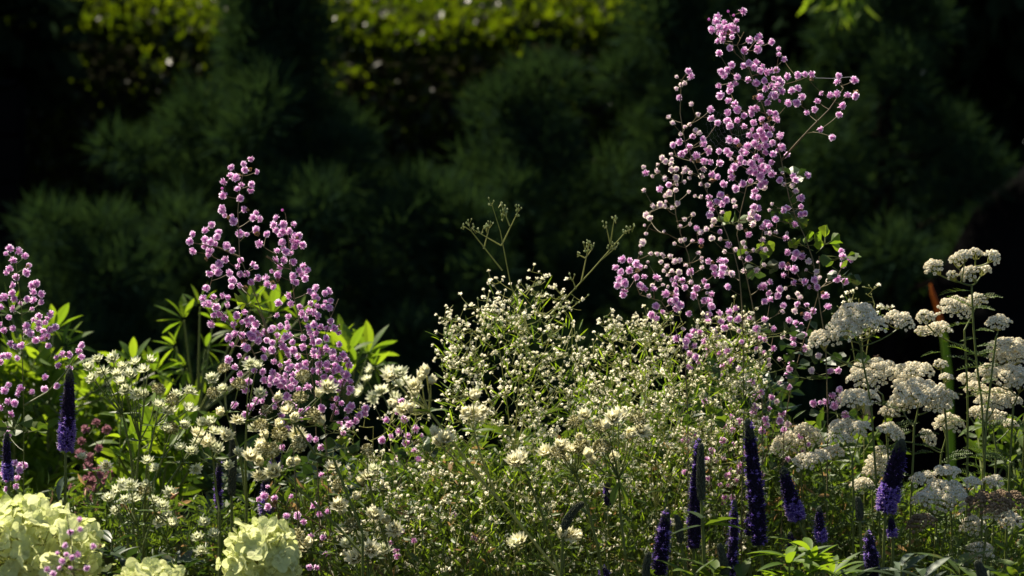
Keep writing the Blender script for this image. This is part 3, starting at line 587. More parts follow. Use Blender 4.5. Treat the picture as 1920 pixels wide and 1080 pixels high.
masterwort('cream masterwort umbel left of the forked one, rounded tight heads', [([(1080, 890), (1100, 950), (1120, 1020)], C3([(240, 510, 'k'), (275, 485, 'e'), (290, 525, 'c'), (260, 605, 'k'), (170, 635, 'k'), (210, 650, 'c'), (205, 605, 'c'), (225, 615, 'e'), (250, 570, 'c'), (130, 625, 'e'), (180, 600, 'e')]))], 3.78, (1130, 1085), scale=1.18)
masterwort('lone cream masterwort head with side buds, left of the tight umbel', [([(985, 885), (1015, 960), (1040, 1040)], C3([(20, 655, 'k'), (35, 640, 'e'), (10, 660, 'e')])), ([(1063, 1030)], C3([(200, 940, 'c'), (250, 945, 'c'), (215, 930, 'e')])), ([(990, 1060), (1020, 1075)], C3([(25, 960, 'e'), (10, 970, 's')]))], 3.8, (1050, 1085), group=None, scale=1.25)

# ------------------------------------------------------------------ yarrow
def yarrow_head(mb, c, w_, h_, lean, brown=False, seed=0):
    """a flat topped head of many tiny five-petalled florets in small groups"""
    rx = w_ / 2; ry = rx * .85; sp = .0052; B = basis(lean); n = 0
    ncl = max(3, int(w_ / .013)); cl = []
    for i in range(ncl * 2):
        a = i * 2.39996 + seed; r_ = math.sqrt((i + .5) / (ncl * 2)); cl.append((rx * .86 * r_ * math.cos(a), ry * .86 * r_ * math.sin(a), rnd(-.25, .25) * .006))
    hub = Vector(c) - Vector(lean) * h_ * 1.0
    tops = {}
    m_ = int(1.3 * rx * ry / (sp * sp) * 3.3)
    for i in range(m_):
        r_ = math.sqrt((i + .5) / m_); a = i * 2.39996
        x, y = rx * r_ * math.cos(a) * (1 + .10 * math.sin(3 * a + seed)), ry * r_ * math.sin(a)
        k = min(range(len(cl)), key=lambda j: (cl[j][0] - x) ** 2 + (cl[j][1] - y) ** 2)
        dc = math.hypot(cl[k][0] - x, cl[k][1] - y)
        if dc > .0125 and random.random() < .7: continue
        z = h_ * .62 * (1 - r_ * r_) + cl[k][2] - dc * dc * 60 + rnd(-.0007, .0007)
        nrm = np.array([x * .55 / rx * .9 + (x - cl[k][0]) * 55, y * .55 / ry + (y - cl[k][1]) * 55, 1.0]) + np.random.uniform(-.18, .18, 3)
        o = B @ np.array([x, y, z]) + np.array(c); nd = B @ nrm; Bf = basis(nd, rnd(0, 6))
        r0 = rnd(.0024, .0030); V = []; F = []
        for (rr, zz) in ((1.0, -.0018), (.98, -.0002), (.55, .0009)):
            for q in range(10):
                aa = q * .6283; lob = (1.08 if q % 2 == 0 else .82) if rr > .6 else 1
                V.append((r0 * rr * lob * math.cos(aa), r0 * rr * lob * math.sin(aa), zz))
        V.append((0, 0, .0015))
        for q in range(10):
            q2 = (q + 1) % 10; F += [(q, q2, 10 + q2, 10 + q), (10 + q, 10 + q2, 20 + q2, 20 + q), (20 + q, 20 + q2, 30)]
        m0, m1 = (1, 3) if brown else (0, 1)
        mb.add(V, F, [m0, m0, m1] * 10, Bf, o)
        V = [(.0004, 0, -.003), (-.0002, .0004, -.003), (-.0002, -.0004, -.003), (.0013, 0, -.0003), (-.0007, .0012, -.0003), (-.0007, -.0012, -.0003)]
        mb.add(V, [(0, 1, 4, 3), (1, 2, 5, 4), (2, 0, 3, 5)], 2, Bf, o)
    for x, y, z in cl:
        t = Vector((B @ np.array([x, y, h_ * .55 * (1 - (x / rx) ** 2) - .006])).tolist()) + Vector(c)
        mb.tube([hub, hub.lerp(t, .5) - Vector(lean) * .002, t], [.0009, .0006, .0005], 4, 2)
        for q in range(4): mb.tube([hub.lerp(t, .7), t + Vector((rnd(-1, 1) * .006, rnd(-1, 1) * .006, rnd(0, .003)))], .0004, 3, 2)
    return hub
def fern_leaf(mb, p, d, L, mi=0):
    d = Vector(d).normalized(); side = d.cross(Vector((rnd(-.2, .2), rnd(-.2, .2) - .4, 1))).normalized(); n = 13
    pts = [p + d * L * t + Vector((0, 0, -.25 * L * t * t)) for t in [i / n for i in range(n + 1)]]
    mb.tube(pts, [.0006 * (1 - i / (n + 2)) + .0001 for i in range(n + 1)], 3, mi)
    for i in range(1, n):
        l = L * .2 * math.sin(math.pi * (i / n) ** .8 * .95 + .05)
        for s_ in (-1, 1):
            q = pts[i]; e = (side * s_ + d * .5 + Vector((0, 0, rnd(-.1, .3)))).normalized()
            mb.leaf(q, e, l, .0022, .2, mi, rnd(0, 1), 2)
            for f_ in (.4, .7): mb.leaf(q + e * l * f_, (e + d * rnd(.5, 1.2)).normalized(), l * .4, .0014, .1, mi, 0, 2)
def yarrow(label, Y, heads, stem, leaves=(), cat_kind='normal'):
    """heads: (px, py, width px, height px, flag); stem: px polyline top to bottom"""
    b = at(stem[-1][0], stem[-1][1], Y); base = Vector((b.x, Y, 0))
    root = thing('yarrow', label, 'flower', base, 'flat headed yarrow plants at the right of the border')
    hubs = []
    for (x, y, w_, h_, *fl) in heads:
        yy = Y + rnd(-.035, .035); c = at(x, y, yy); fl = fl[0] if fl else ''
        lx = (x - stem[0][0]) * .0022
        lean = Vector((max(-.45, min(.3, lx)) - .08, rnd(-.75, -.2), 1)).normalized()
        if 't' in fl: lean = Vector((-.9, -.6, 1)).normalized()
        if 'r' in fl: lean = Vector((.7, -.5, 1)).normalized()
        mb = MB(); hub = yarrow_head(mb, tuple(c), w_ * K * yy * rnd(1.02, 1.16), max(.008, h_ * K * yy * .8), lean, 'b' in fl, rnd(0, 6))
        mb.build('flower_head', [M['yar'], M['yarc'] if 'b' not in fl else M['brown'], M['stem_pale'], M['brown']], root)
        hubs.append(hub)
    mb = MB(); st = [base] + [at(x, y, Y) for x, y in stem[::-1]]
    grow(mb, [st], hubs, r_tip=.0010, r_max=.0015, r_base=.0024, up=1.2, sag=.10, sides=5)
    mb.build('stem', [M['stem']], root)
    for (x, y, dx, dz, L) in leaves:
        lb = MB(); fern_leaf(lb, at(x, y, Y), (dx, rnd(-.3, .3), dz), L); lb.build('leaf', [M['leaf']], root)
    n = len(stem)
    for i in range(5):
        t = rnd(.15, .95); k = min(n - 2, int(t * (n - 1))); f = t * (n - 1) - k
        x = stem[k][0] * (1 - f) + stem[k + 1][0] * f; y = stem[k][1] * (1 - f) + stem[k + 1][1] * f
        lb = MB(); fern_leaf(lb, at(x, y, Y), (random.choice((-1, 1)), rnd(-.5, .5), rnd(-.1, .8)), rnd(.03, .055)); lb.build('leaf', [M['leaf']], root)
    return root
yarrow('tallest yarrow, loose tilted cream heads against the dark, far right', 4.0, [(1750, 500, 42, 30, 't'), (1795, 486, 34, 24), (1817, 512, 40, 32, 't'), (1785, 516, 22, 20, 't'), (1829, 474, 26, 18), (1862, 480, 36, 22, 'r'), (1848, 506, 26, 20, 'r'), (1808, 478, 26, 18)], [(1822, 535), (1824, 600), (1832, 690), (1842, 760), (1848, 1000)],
    [(1820, 545, -1, .1, .048), (1824, 560, 1, .3, .045), (1826, 605, -1, .0, .05), (1828, 620, 1, .2, .03), (1830, 650, 1, .3, .03), (1840, 690, 1, .4, .03)])
yarrow('yarrow with a long flat head just below the tallest one and small side heads', 4.06, [(1793, 572, 62, 24), (1832, 560, 34, 18), (1735, 593, 36, 22), (1757, 614, 52, 20), (1727, 620, 22, 16)], [(1808, 620), (1812, 690), (1815, 760), (1812, 1000)], [(1770, 668, 1, .05, .05), (1765, 660, -1, .0, .03), (1800, 640, 1, .4, .03)])
yarrow('yarrow with one small neat head alone near the right edge', 3.98, [(1872, 603, 46, 26)], [(1868, 630), (1862, 680), (1850, 780), (1840, 1000)], [(1862, 672, -1, .4, .03)])
yarrow('yarrow with the broadest beige domes, left of the dark gap', 3.98, [(1606, 590, 84, 40), (1585, 612, 62, 34), (1541, 634, 60, 34), (1686, 598, 60, 28), (1640, 606, 44, 28)], [(1614, 650), (1618, 690), (1632, 740), (1640, 860), (1650, 1000)], [(1615, 660, -.6, .3, .02)])
yarrow('yarrow with a broad slanting beige head at the middle right, green leaf beside it', 4.05, [(1636, 696, 98, 36), (1714, 692, 74, 30), (1702, 716, 56, 26)], [(1655, 740), (1662, 800), (1668, 900), (1672, 1000)], [(1665, 800, 1, .4, .05)])
yarrow('yarrow with two tiny stacked heads in the dark gap', 4.02, [(1764, 682, 26, 14), (1774, 706, 24, 12), (1766, 725, 14, 10)], [(1768, 735), (1775, 800), (1780, 900), (1785, 1000)], [(1770, 745, 1, .4, .03)])
yarrow('yarrow with a wide cream mass of heads in the middle of the right side', 4.0, [(1722, 730, 92, 32), (1692, 753, 56, 28), (1752, 748, 60, 28), (1667, 769, 38, 20), (1776, 741, 36, 22), (1676, 806, 56, 20, 'r')], [(1714, 800), (1712, 860), (1708, 940), (1705, 1040)], [(1712, 820, 1, .4, .04), (1715, 850, -1, .4, .04)])
yarrow('yarrow with a rounded beige head just left of the wide cream mass', 3.96, [(1608, 745, 76, 34), (1585, 806, 76, 34), (1614, 797, 40, 16)], [(1598, 860), (1600, 930), (1600, 1020)], [(1600, 870, -1, .3, .04)])
yarrow('yarrow with thick stacked white heads against the right edge of the picture', 4.05, [(1889, 645, 66, 22), (1900, 664, 76, 28), (1868, 668, 30, 20), (1890, 700, 88, 36), (1912, 716, 50, 30), (1850, 694, 40, 24)], [(1900, 760), (1896, 830), (1890, 930), (1885, 1040)], [(1895, 740, -1, .3, .06), (1892, 780, -1, .3, .05)])
yarrow('yarrow with one thin flat head in side view under the thick right edge heads', 4.1, [(1872, 742, 84, 16), (1814, 707, 36, 14), (1830, 725, 40, 14)], [(1850, 790), (1845, 860), (1838, 940), (1835, 1040)], [(1845, 800, 1, .4, .05)])
yarrow('yarrow with a single lumpy head catching light above a drooping smaller one', 4.08, [(1777, 790, 58, 26), (1742, 818, 42, 20, 'r'), (1760, 758, 46, 20)], [(1765, 850), (1760, 920), (1752, 1040)], [(1762, 870, 1, .5, .05)])
yarrow('yarrow with two pale small heads low by the right edge', 4.12, [(1862, 778, 46, 20), (1893, 794, 32, 14), (1835, 770, 40, 16)], [(1868, 840), (1865, 920), (1860, 1040)], [(1868, 850, -1, .4, .05)])
yarrow('pale yarrow half hidden behind lilac meadow rue, left of the other yarrow', 4.18, [(1480, 830, 74, 40), (1520, 818, 56, 32), (1508, 805, 40, 22)], [(1500, 880), (1505, 950), (1510, 1040)])
yarrow('low yarrow with thin flat brownish cream heads above the leaning violet spike', 4.0, [(1512, 860, 52, 16), (1538, 853, 36, 12), (1563, 846, 42, 24)], [(1545, 900), (1550, 960), (1555, 1040)], [(1548, 920, 1, .4, .04)])
yarrow('faded yarrow with small two tiered heads left of the thick violet spike', 4.12, [(1645, 862, 46, 20), (1640, 880, 40, 14), (1618, 906, 42, 16), (1654, 843, 26, 10)], [(1635, 930), (1637, 980), (1640, 1040)])
yarrow('low yarrow with a big ragged white head right of the thick violet spike', 3.96, [(1771, 926, 96, 42), (1730, 894, 44, 16), (1774, 881, 52, 14), (1730, 935, 40, 24), (1824, 902, 32, 16)], [(1775, 985), (1765, 1030), (1760, 1060)], [(1772, 990, 1, .5, .05)])
yarrow('withered yarrow, its broad dark brown head by the lower right edge', 3.92, [(1868, 934, 112, 22, 'b'), (1872, 957, 58, 18), (1727, 975, 60, 22, 'b')], [(1850, 990), (1845, 1040), (1840, 1060)])
yarrow('lowest yarrow, a small dull head beneath the withered brown one', 4.0, [(1836, 1030, 50, 24), (1824, 982, 46, 26), (1895, 972, 42, 16), (1862, 899, 40, 10)], [(1848, 1050), (1850, 1075)])

# ------------------------------------------------------------------ speedwell spikes
def speedwell(label, Y, top, bot, wpx, kind='v', base=None, leaves=(), bend=0.0):
    """kind: v violet, o violet with open flowers low down, g grey green bud"""
    bend = bend or rnd(-.0016, .0016); T, B_ = at(*top, Y), at(*bot, Y); bs = at(*(base or (bot[0] * 2 - top[0] if abs(bot[0] - top[0]) < 30 else bot[0], 1085)), Y)
    g0 = Vector((bs.x, Y, 0)); root = thing('speedwell', label, 'flower', g0, 'violet speedwell spikes')
    st = MB(); st.tube([g0, bs, B_, B_.lerp(T, .5) + Vector((bend, 0, 0)), T], [.0028, .0024, .002, .0015, .0006], 7)
    for i in range(2):
        a = rnd(0, 6); st.leaf(B_ - Vector((0, 0, .004)), (math.cos(a), math.sin(a), .4), .014, .004, .4, 1, 0)
    st.build('stem', [M['stem'], M['leaf_grey']], root)
    L = (T - B_).length; r0 = wpx * K * Y / 2 * .88; mb = MB(); ob = MB()
    n = int(L * r0 * 2 * 3.14 / (.0030 * .0030) * (1.0 if kind != 'g' else 1.2)); n = min(900, max(80, n)); golden = 2.39996
    ax = (T - B_).normalized(); bx = Vector(basis(ax)[:, 0].tolist()); by = ax.cross(bx)
    for i in range(n):
        t = (i + .5) / n; c = B_.lerp(T, t) + Vector((bend * 4 * t * (1 - t), 0, 0))
        prof = (1 - .62 * t ** 2.6) * (.8 + .2 * min(1, t * 5)) * (1 if t < .93 else (1 - (t - .93) * 9)); r_ = r0 * prof * rnd(.86, 1.06)
        a = i * golden + rnd(-.12, .12); o = bx * math.cos(a) + by * math.sin(a)
        green = t > (.84 if kind != 'g' else .55) + rnd(-.06, .06)
        if kind == 'g':
            cone(mb, tuple(c + o * r_ * .55), tuple(o * .7 + ax * .9), rnd(.0028, .0036) + r_ * .35, .0014, 1 if green else 2, 4); continue
        opn = (kind == 'o' and t < .30 + rnd(-.12, .12) and random.random() < .75) or (kind == 'v' and random.random() < .06)
        l = r_ * .62 + .001
        if opn:
            d = (o + ax * rnd(-.1, .3)).normalized(); p = c + o * r_ * .35
            ob.tube([p, p + d * l], [.0007, .0012], 4, 0)
            e = p + d * l * .95
            for q in range(4):
                aa = q * 1.57 + rnd(-.2, .2); u = Vector(basis(d)[:, 0].tolist()); v = d.cross(u); s_ = u * math.cos(aa) + v * math.sin(aa)
                ob.leaf(e, tuple(s_ + d * .5), rnd(.003, .0045), .0020, .3, 0, rnd(0, 3), 2)
            if random.random() < .8: ob.tube([e, e + (d + rdir() * .3) * .004], .00022, 3, 1)
        else:
            cone(mb, tuple(c + o * r_ * .4), tuple(o + ax * rnd(.25, .6)), l, .00135, 1 if green else 0, 4)
            if random.random() < .22 and not green: mb.tube([c + o * r_, c + o * r_ + (o + rdir() * .5) * .003], .00025, 3, 3)
    core = [B_.lerp(T, t) + Vector((bend * 4 * t * (1 - t), 0, 0)) for t in (0, .25, .5, .75, .97)]
    mb.tube(core, [r0 * .55, r0 * .6, r0 * .5, r0 * .33, r0 * .08], 8, 2)
    mb.build('flower_spike', [M['violet'], M['greybud'], M['greybud'] if kind == 'g' else M['violet'], M['violet_open']], root)
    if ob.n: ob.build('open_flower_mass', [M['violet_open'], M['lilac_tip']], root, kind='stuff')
    for (x, y, dx, dz, Ln, wd, mm) in leaves:
        lb = MB(); lb.leaf(at(x, y, Y), (dx, rnd(-.5, -.1), dz), Ln, wd, .35, 0, rnd(-.4, .4), 8, .3, .8); lb.build('leaf', [M[mm]], root, smooth=True)
    return root
sw = speedwell
sw('violet speedwell standing alone at the left on a tall bare stem, one drooping leaf', 4.0, (131, 692), (123, 845), 33, 'o', (121, 1000), [(120, 895, -.35, -1, .035, .016, 'leaf_grey'), (121, 890, .7, .2, .02, .006, 'leaf_grey'), (121, 890, .15, -1, .02, .008, 'leaf_grey')])
sw('dark speedwell spike by the left edge topped by lilac blossoms', 4.0, (13, 810), (16, 900), 20, 'o', (18, 1000))
sw('slim dark bud spike of speedwell beside the dense lilac clump', 4.05, (436, 790), (434, 930), 18, 'g', (436, 1080))
sw('thin shaded speedwell spike behind the masterwort, left of the slim bud', 4.1, (411, 862), (410, 955), 15, 'v', (410, 1080))
sw('small blurred blue speedwell deep behind the pincushion masterwort', 4.35, (518, 832), (516, 885), 22, 'o', (516, 1080))
sw('short blurred speedwell with open blue flowers above the middle hydrangea', 4.3, (498, 895), (500, 965), 30, 'o', (503, 1080))
sw('tall violet speedwell directly behind the grey bud spike', 3.92, (1311, 822), (1301, 1028), 32, 'v', (1300, 1085))
sw('grey green bud spike of speedwell in front of a violet one, pale leaves below', 3.84, (1314, 834), (1315, 938), 19, 'g', (1322, 1085), [(1318, 985, -1, -.12, .068, .012, 'leaf_grey'), (1318, 975, -.5, .4, .03, .016, 'leaf_grey'), (1320, 985, 1, .12, .06, .014, 'leaf_l'), (1320, 985, .8, .35, .05, .016, 'leaf')])
sw('tallest and thickest violet speedwell with a blunt grey tip', 3.9, (1402, 786), (1424, 1022), 40, 'v', (1432, 1085), [(1428, 1010, 1, .1, .05, .012, 'leaf')])
sw('violet speedwell spike leaning right beside two grey buds near the bottom', 3.82, (1251, 955), (1236, 1078), 34, 'v', (1232, 1110))
sw('slender dark violet speedwell between the two tall thick ones', 3.86, (1377, 938), (1371, 1080), 22, 'v', (1370, 1110))
sw('small grey speedwell bud at the foot of the slender dark spike', 3.8, (1349, 1022), (1362, 1085), 18, 'g', (1366, 1120))
sw('small grey speedwell bud hugging the left side of the spike that leans right', 3.8, (1217, 1038), (1211, 1085), 16, 'g', (1210, 1120))
sw('leaning violet speedwell with bright open flowers round its base, below thin yarrow', 3.92, (1468, 876), (1496, 976), 36, 'o', (1530, 1060))
sw('small dark speedwell with open violet flowers, right of the leaning one', 3.88, (1536, 950), (1541, 1015), 22, 'o', (1545, 1085))
sw('tiny dark speedwell spike beneath the leaning one', 3.9, (1481, 998), (1485, 1040), 18, 'v', (1488, 1085))
sw('thick violet speedwell with pale rim and green blunt tip among the yarrow', 3.9, (1692, 824), (1660, 960), 46, 'o', (1655, 1085))
sw('short violet speedwell tuft right of the thick one\'s foot', 3.9, (1672, 968), (1674, 1006), 18, 'o', (1674, 1085))
sw('small furry grey speedwell bud left of the thick violet one', 3.88, (1608, 934), (1612, 976), 17, 'g', (1618, 1085))
sw('violet speedwell with grey tip rising from the bottom edge under the thick one', 3.75, (1627, 996), (1637, 1085), 30, 'v', (1640, 1120))
sw('grey speedwell bud peeping over leaves at the bottom right', 3.7, (1832, 1054), (1846, 1092), 24, 'g', (1850, 1130))
sw('small pointed speedwell bud on a forked green stem left of the tall pair', 3.9, (1268, 968), (1276, 1018), 15, 'g', (1290, 1085))
sw('dark curved speedwell bud bending right, in the lower middle', 3.8, (1092, 944), (1056, 992), 19, 'g', (1052, 1085), (), -.004)
sw('dark speedwell tip low in the middle, right of the curved bud', 3.85, (1130, 1062), (1136, 1092), 22, 'v', (1138, 1130))
sw('dark speedwell bud in the shade behind the forked cream umbel', 4.1, (1140, 906), (1141, 948), 17, 'v', (1142, 1085))
sw('shadowed speedwell bud just left of the tallest thick spike', 3.98, (1402, 960), (1404, 1004), 16, 'v', (1406, 1085))

# ------------------------------------------------------------------ hydrangeas
def hydrangea(label, cx, cy, rx, ry, Y, n, lean=0):
    c = at(cx, cy, Y); rX = rx * K * Y; rZ = ry * K * Y; rY = min(rX, .085)
    root = thing('hydrangea', label, 'flower', (c.x, Y, 0), 'cream hydrangeas in the foreground')
    st = MB(); st.tube([(c.x, Y, 0), (c.x, Y, c.z * .6), (c.x, Y, c.z)], [.006, .005, .004], 7)
    for i in range(40):
        st.tube([c - Vector((0, 0, rZ * .4)), c + Vector((rdir().x * rX * .8, rdir().y * rY * .8, rdir().z * rZ * .8))], .0009, 4)
    st.build('stem', [M['stem_pale']], root)
    items = []
    for a, ph in fib(n, R(125)):
        q = rnd(.66, 1.08); x, y, z = math.sin(a) * math.cos(ph), math.sin(a) * math.sin(ph), math.cos(a)
        bump = 1 + .10 * math.sin(5 * ph + 3 * a + cx)
        p = c + Vector((x * rX, y * rY, z * rZ)) * q * bump
        d = (Vector((x / rX, y / rY, z / rZ)) * min(rX, rZ) + rdir() * .9).normalized()
        items.append((p, d, rnd(.7, 1.12)))
    fh = MB()
    for p, d, s in items: fh.tube([c.lerp(p, .5), p], .0006, 3)
    head = fh.build('flower_head', [M['stem_pale']], root)
    front = sorted(items, key=lambda t: t[0].y)
    out, mats = TEMPL['hyd']
    for p, d, s in front[:100]: inst('floret', random.choice(out)[3], p, basis(d, rnd(0, 6)), s, head)
    if front[100:]:
        mb = MB()
        for p, d, s in front[100:]:
            V, F, m_, _ = random.choice(out); mb.add(V, F, list(m_), basis(d, rnd(0, 6)), p, s)
        mb.build('floret_mass', mats, head, kind='stuff')
    for i in range(4):
        lb = MB(); a = rnd(0, 6.28); lb.leaf(c - Vector((0, 0, rZ * 1.1)), (math.cos(a), math.sin(a), rnd(-.1, .3)), .11, .055, .5, 0, 0, 8, .2); lb.build('leaf', [M['leaf']], root, smooth=True)
    return root
hydrangea('big rounded cream hydrangea filling the lower left corner', 58, 1042, 128, 100, 3.62, 260)
hydrangea('low flat cream hydrangea just showing at the bottom between the two others', 285, 1108, 66, 48, 3.55, 85)
hydrangea('upright cream hydrangea cone at the bottom left of centre', 490, 1058, 68, 76, 3.68, 150)
# ------------------------------------------------------------------ loose things
def insect(label, px, py, Y, s, ang, name):
    p = at(px, py, Y); root = thing(name, label, 'insect', p); d = Vector((math.cos(ang), -.2, math.sin(ang))).normalized()
    b = MB(); b.tube([p - d * .5 * s, p - d * .3 * s, p, p + d * .35 * s, p + d * .5 * s], [.02 * s, .13 * s, .16 * s, .12 * s, .02 * s], 8); b.build('body', [M['insect']], root, smooth=True)
    h = MB(); h.tube([p + d * .45 * s, p + d * .55 * s, p + d * .66 * s], [.03 * s, .1 * s, .02 * s], 7); h.build('head', [M['insect']], root)
    for k in (-1, 1):
        w_ = MB(); w_.leaf(p + d * .1 * s, (-d.x * .8 + .1 * k, -.6 * k, .5), .7 * s, .26 * s, .1, 0, 0, 4); w_.build('wing', [M['wing']], root)
    l = MB()
    for k in range(6): l.tube([p + d * (.1 - .1 * (k % 3)) * s, p + Vector((rnd(-.2, .2), .25 * (1 if k < 3 else -1), -.3)) * s], .012 * s, 3)
    l.build('leg', [M['insect']], root)
insect('small brown hoverfly sitting on a low white masterwort head', 326, 931, 3.82, .014, .7, 'hoverfly')
insect('tiny orange winged fly resting on the pink meadow rue', 1336, 338, 3.98, .011, .1, 'fly')
insect('tiny dark fly at the right edge of the dense lilac clump', 636, 612, 4.04, .007, 2.0, 'fly')
insect('tiny amber fly hovering over the beige yarrow', 1644, 668, 4.0, .008, 3.0, 'fly')
def web(label, px, py, Y, r, a0, a1):
    c = at(px, py, Y); root = thing('spider_web', label, 'web', c); mb = MB(); n = 12
    rays = [a0 + (a1 - a0) * i / n for i in range(n + 1)]
    for a in rays: mb.tube([c, c + Vector((math.cos(a), .15, math.sin(a))) * r * 1.1], .00003, 3)
    for k in range(6, 17, 2):
        q = r * k / 16
        pts = [c + Vector((math.cos(a), .15, math.sin(a))) * q * (1 - .0) for a in rays]
        for p0, p1 in zip(pts[:-1], pts[1:]): mb.tube([p0, p0.lerp(p1, .5).lerp(c, .03), p1], .00005, 3)
    mb.build('thread', [M['web']], root)
web('fine spider web strung in the middle of the tall meadow rue', 1385, 232, 4.08, .046, R(150), R(330))
wl = thing('web_strand', 'single bright silk strand between the tall rue and its right side arm', 'web', at(1545, 147, 4.06))
s_ = MB(); s_.tube([at(1528, 146, 4.06), at(1560, 147, 4.06), at(1596, 144, 4.06)], .00022, 4); s_.build('thread', [M['web']], wl)
# rust tipped blade behind the gap
bl = thing('grass_blade', 'blurred upright green blade with a rust orange tip in the dark gap', 'leaf', Vector((at(1768, 700, 7.6).x, 7.6, 0)))
b_ = MB(); P_ = [at(1785, 900, 7.6), at(1778, 700, 7.6), at(1768, 620, 7.6)]
b_.tube([Vector((P_[0].x, 7.6, 0))] + P_, [.010, .010, .010, .009], 6); b_.build('blade', [M['leaf_l']], bl)
b_ = MB(); b_.tube([at(1768, 620, 7.6), at(1757, 575, 7.6), at(1749, 552, 7.6), at(1744, 532, 7.6)], [.007, .0075, .006, .002], 6); b_.build('tip', [M['orange']], bl)

# ------------------------------------------------------------------ leafy plants behind the flowers
def leafy(label, name, cat, Y, stems, leafsize, mm, n, base, spread=.06, wid=.3, tipw=.0, smat='stem'):
    b = at(base, 1000, Y); bp = Vector((b.x, Y, 0)); root = thing(name, label, cat, bp)
    sm = MB(); lm = MB()
    for st in stems:
        pts = [bp] + [at(x, y, Y + dy) for x, y, dy in st]
        sm.tube(pts, [.004 - .003 * i / (len(pts) - 1) for i in range(len(pts))], 5)
        for a_, b_ in zip(pts[1:-1], pts[2:]):
            for i in range(n):
                t = rnd(0, 1); p = a_.lerp(b_, t); ax = (b_ - a_).normalized(); sd = rdir(); sd = (sd - ax * sd.dot(ax)).normalized()
                d = (sd + ax * rnd(.2, .9)).normalized(); L = leafsize * rnd(.6, 1.15)
                lm.leaf(p, d, L, L * wid, rnd(.1, .7), 0, rnd(0, 6.28), 4)
    sm.build('stem', [M[smat]], root); lm.build('leaves', [M[mm]], root)
    return root
def stem_fan(cx, cy, n, w_, top, dy=.08):
    return [[(cx + rnd(-.3, .3) * w_, cy, rnd(-dy, dy)), (cx + rnd(-.8, .8) * w_, (cy + top) / 2 + rnd(-30, 30), rnd(-dy, dy)), (cx + rnd(-1, 1) * w_, top + rnd(0, 70), rnd(-dy, dy))] for i in range(n)]
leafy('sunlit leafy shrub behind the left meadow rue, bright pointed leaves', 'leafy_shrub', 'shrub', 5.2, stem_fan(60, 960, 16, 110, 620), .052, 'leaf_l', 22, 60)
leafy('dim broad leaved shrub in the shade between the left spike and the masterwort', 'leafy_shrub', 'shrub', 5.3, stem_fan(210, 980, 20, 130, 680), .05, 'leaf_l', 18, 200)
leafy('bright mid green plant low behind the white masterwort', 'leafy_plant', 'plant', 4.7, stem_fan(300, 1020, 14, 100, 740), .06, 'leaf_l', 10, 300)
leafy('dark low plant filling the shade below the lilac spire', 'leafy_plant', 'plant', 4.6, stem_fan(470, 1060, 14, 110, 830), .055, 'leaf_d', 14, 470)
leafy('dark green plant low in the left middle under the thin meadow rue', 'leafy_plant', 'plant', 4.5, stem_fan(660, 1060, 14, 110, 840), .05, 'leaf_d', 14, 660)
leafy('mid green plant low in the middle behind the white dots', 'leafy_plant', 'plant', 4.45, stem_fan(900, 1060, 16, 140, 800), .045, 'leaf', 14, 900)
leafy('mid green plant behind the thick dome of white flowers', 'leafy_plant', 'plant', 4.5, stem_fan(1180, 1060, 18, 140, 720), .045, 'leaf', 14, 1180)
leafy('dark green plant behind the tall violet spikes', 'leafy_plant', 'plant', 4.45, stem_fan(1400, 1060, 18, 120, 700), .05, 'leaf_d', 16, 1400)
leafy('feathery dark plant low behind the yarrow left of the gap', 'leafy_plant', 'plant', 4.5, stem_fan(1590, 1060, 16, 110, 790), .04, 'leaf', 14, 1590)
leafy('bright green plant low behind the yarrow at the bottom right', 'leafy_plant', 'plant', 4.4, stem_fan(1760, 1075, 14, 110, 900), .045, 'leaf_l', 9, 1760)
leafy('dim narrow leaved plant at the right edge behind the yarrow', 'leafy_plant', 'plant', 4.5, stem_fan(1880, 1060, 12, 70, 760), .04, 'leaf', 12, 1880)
def palm(label, Y, hubs, base, mm):
    b = at(base[0], base[1], Y); root = thing('peony_plant', label, 'plant', Vector((b.x, Y, 0))); sm = MB()
    for hx, hy, ang, L in hubs:
        h = at(hx, hy, Y + rnd(-.05, .05)); sm.tube([Vector((b.x, Y, 0)), b, b.lerp(h, .6) + Vector((0, 0, -.01)), h], [.003, .003, .002, .0015], 5)
        lm = MB()
        for i in range(7):
            a = R(ang) + (i - 3) * R(28); l = L * (1 - .1 * abs(i - 3)) * rnd(.9, 1.1)
            lm.leaf(h + Vector((math.cos(a), 0, math.sin(a))) * .006, (math.cos(a), rnd(-.5, .3), math.sin(a)), l, l * .32, rnd(.1, .5), 0, rnd(-.6, .6), 6)
        lm.build('leaf', [M[mm]], root)
    sm.build('stem', [M['stem']], root)
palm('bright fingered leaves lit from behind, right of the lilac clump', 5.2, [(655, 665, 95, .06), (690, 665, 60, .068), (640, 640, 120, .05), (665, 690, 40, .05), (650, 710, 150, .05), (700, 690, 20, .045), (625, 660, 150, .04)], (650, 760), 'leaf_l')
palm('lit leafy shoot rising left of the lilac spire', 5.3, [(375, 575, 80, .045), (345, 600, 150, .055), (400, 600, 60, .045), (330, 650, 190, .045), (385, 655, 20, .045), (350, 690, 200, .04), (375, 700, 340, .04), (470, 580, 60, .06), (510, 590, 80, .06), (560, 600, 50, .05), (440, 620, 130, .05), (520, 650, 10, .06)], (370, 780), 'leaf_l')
palm('pale broad leaves behind the leftmost meadow rue', 5.2, [(120, 650, 30, .06), (100, 620, 60, .06), (20, 590, 100, .06), (130, 690, 0, .05), (60, 640, 80, .05), (250, 680, 60, .055), (290, 700, 30, .055)], (90, 780), 'leaf_l')
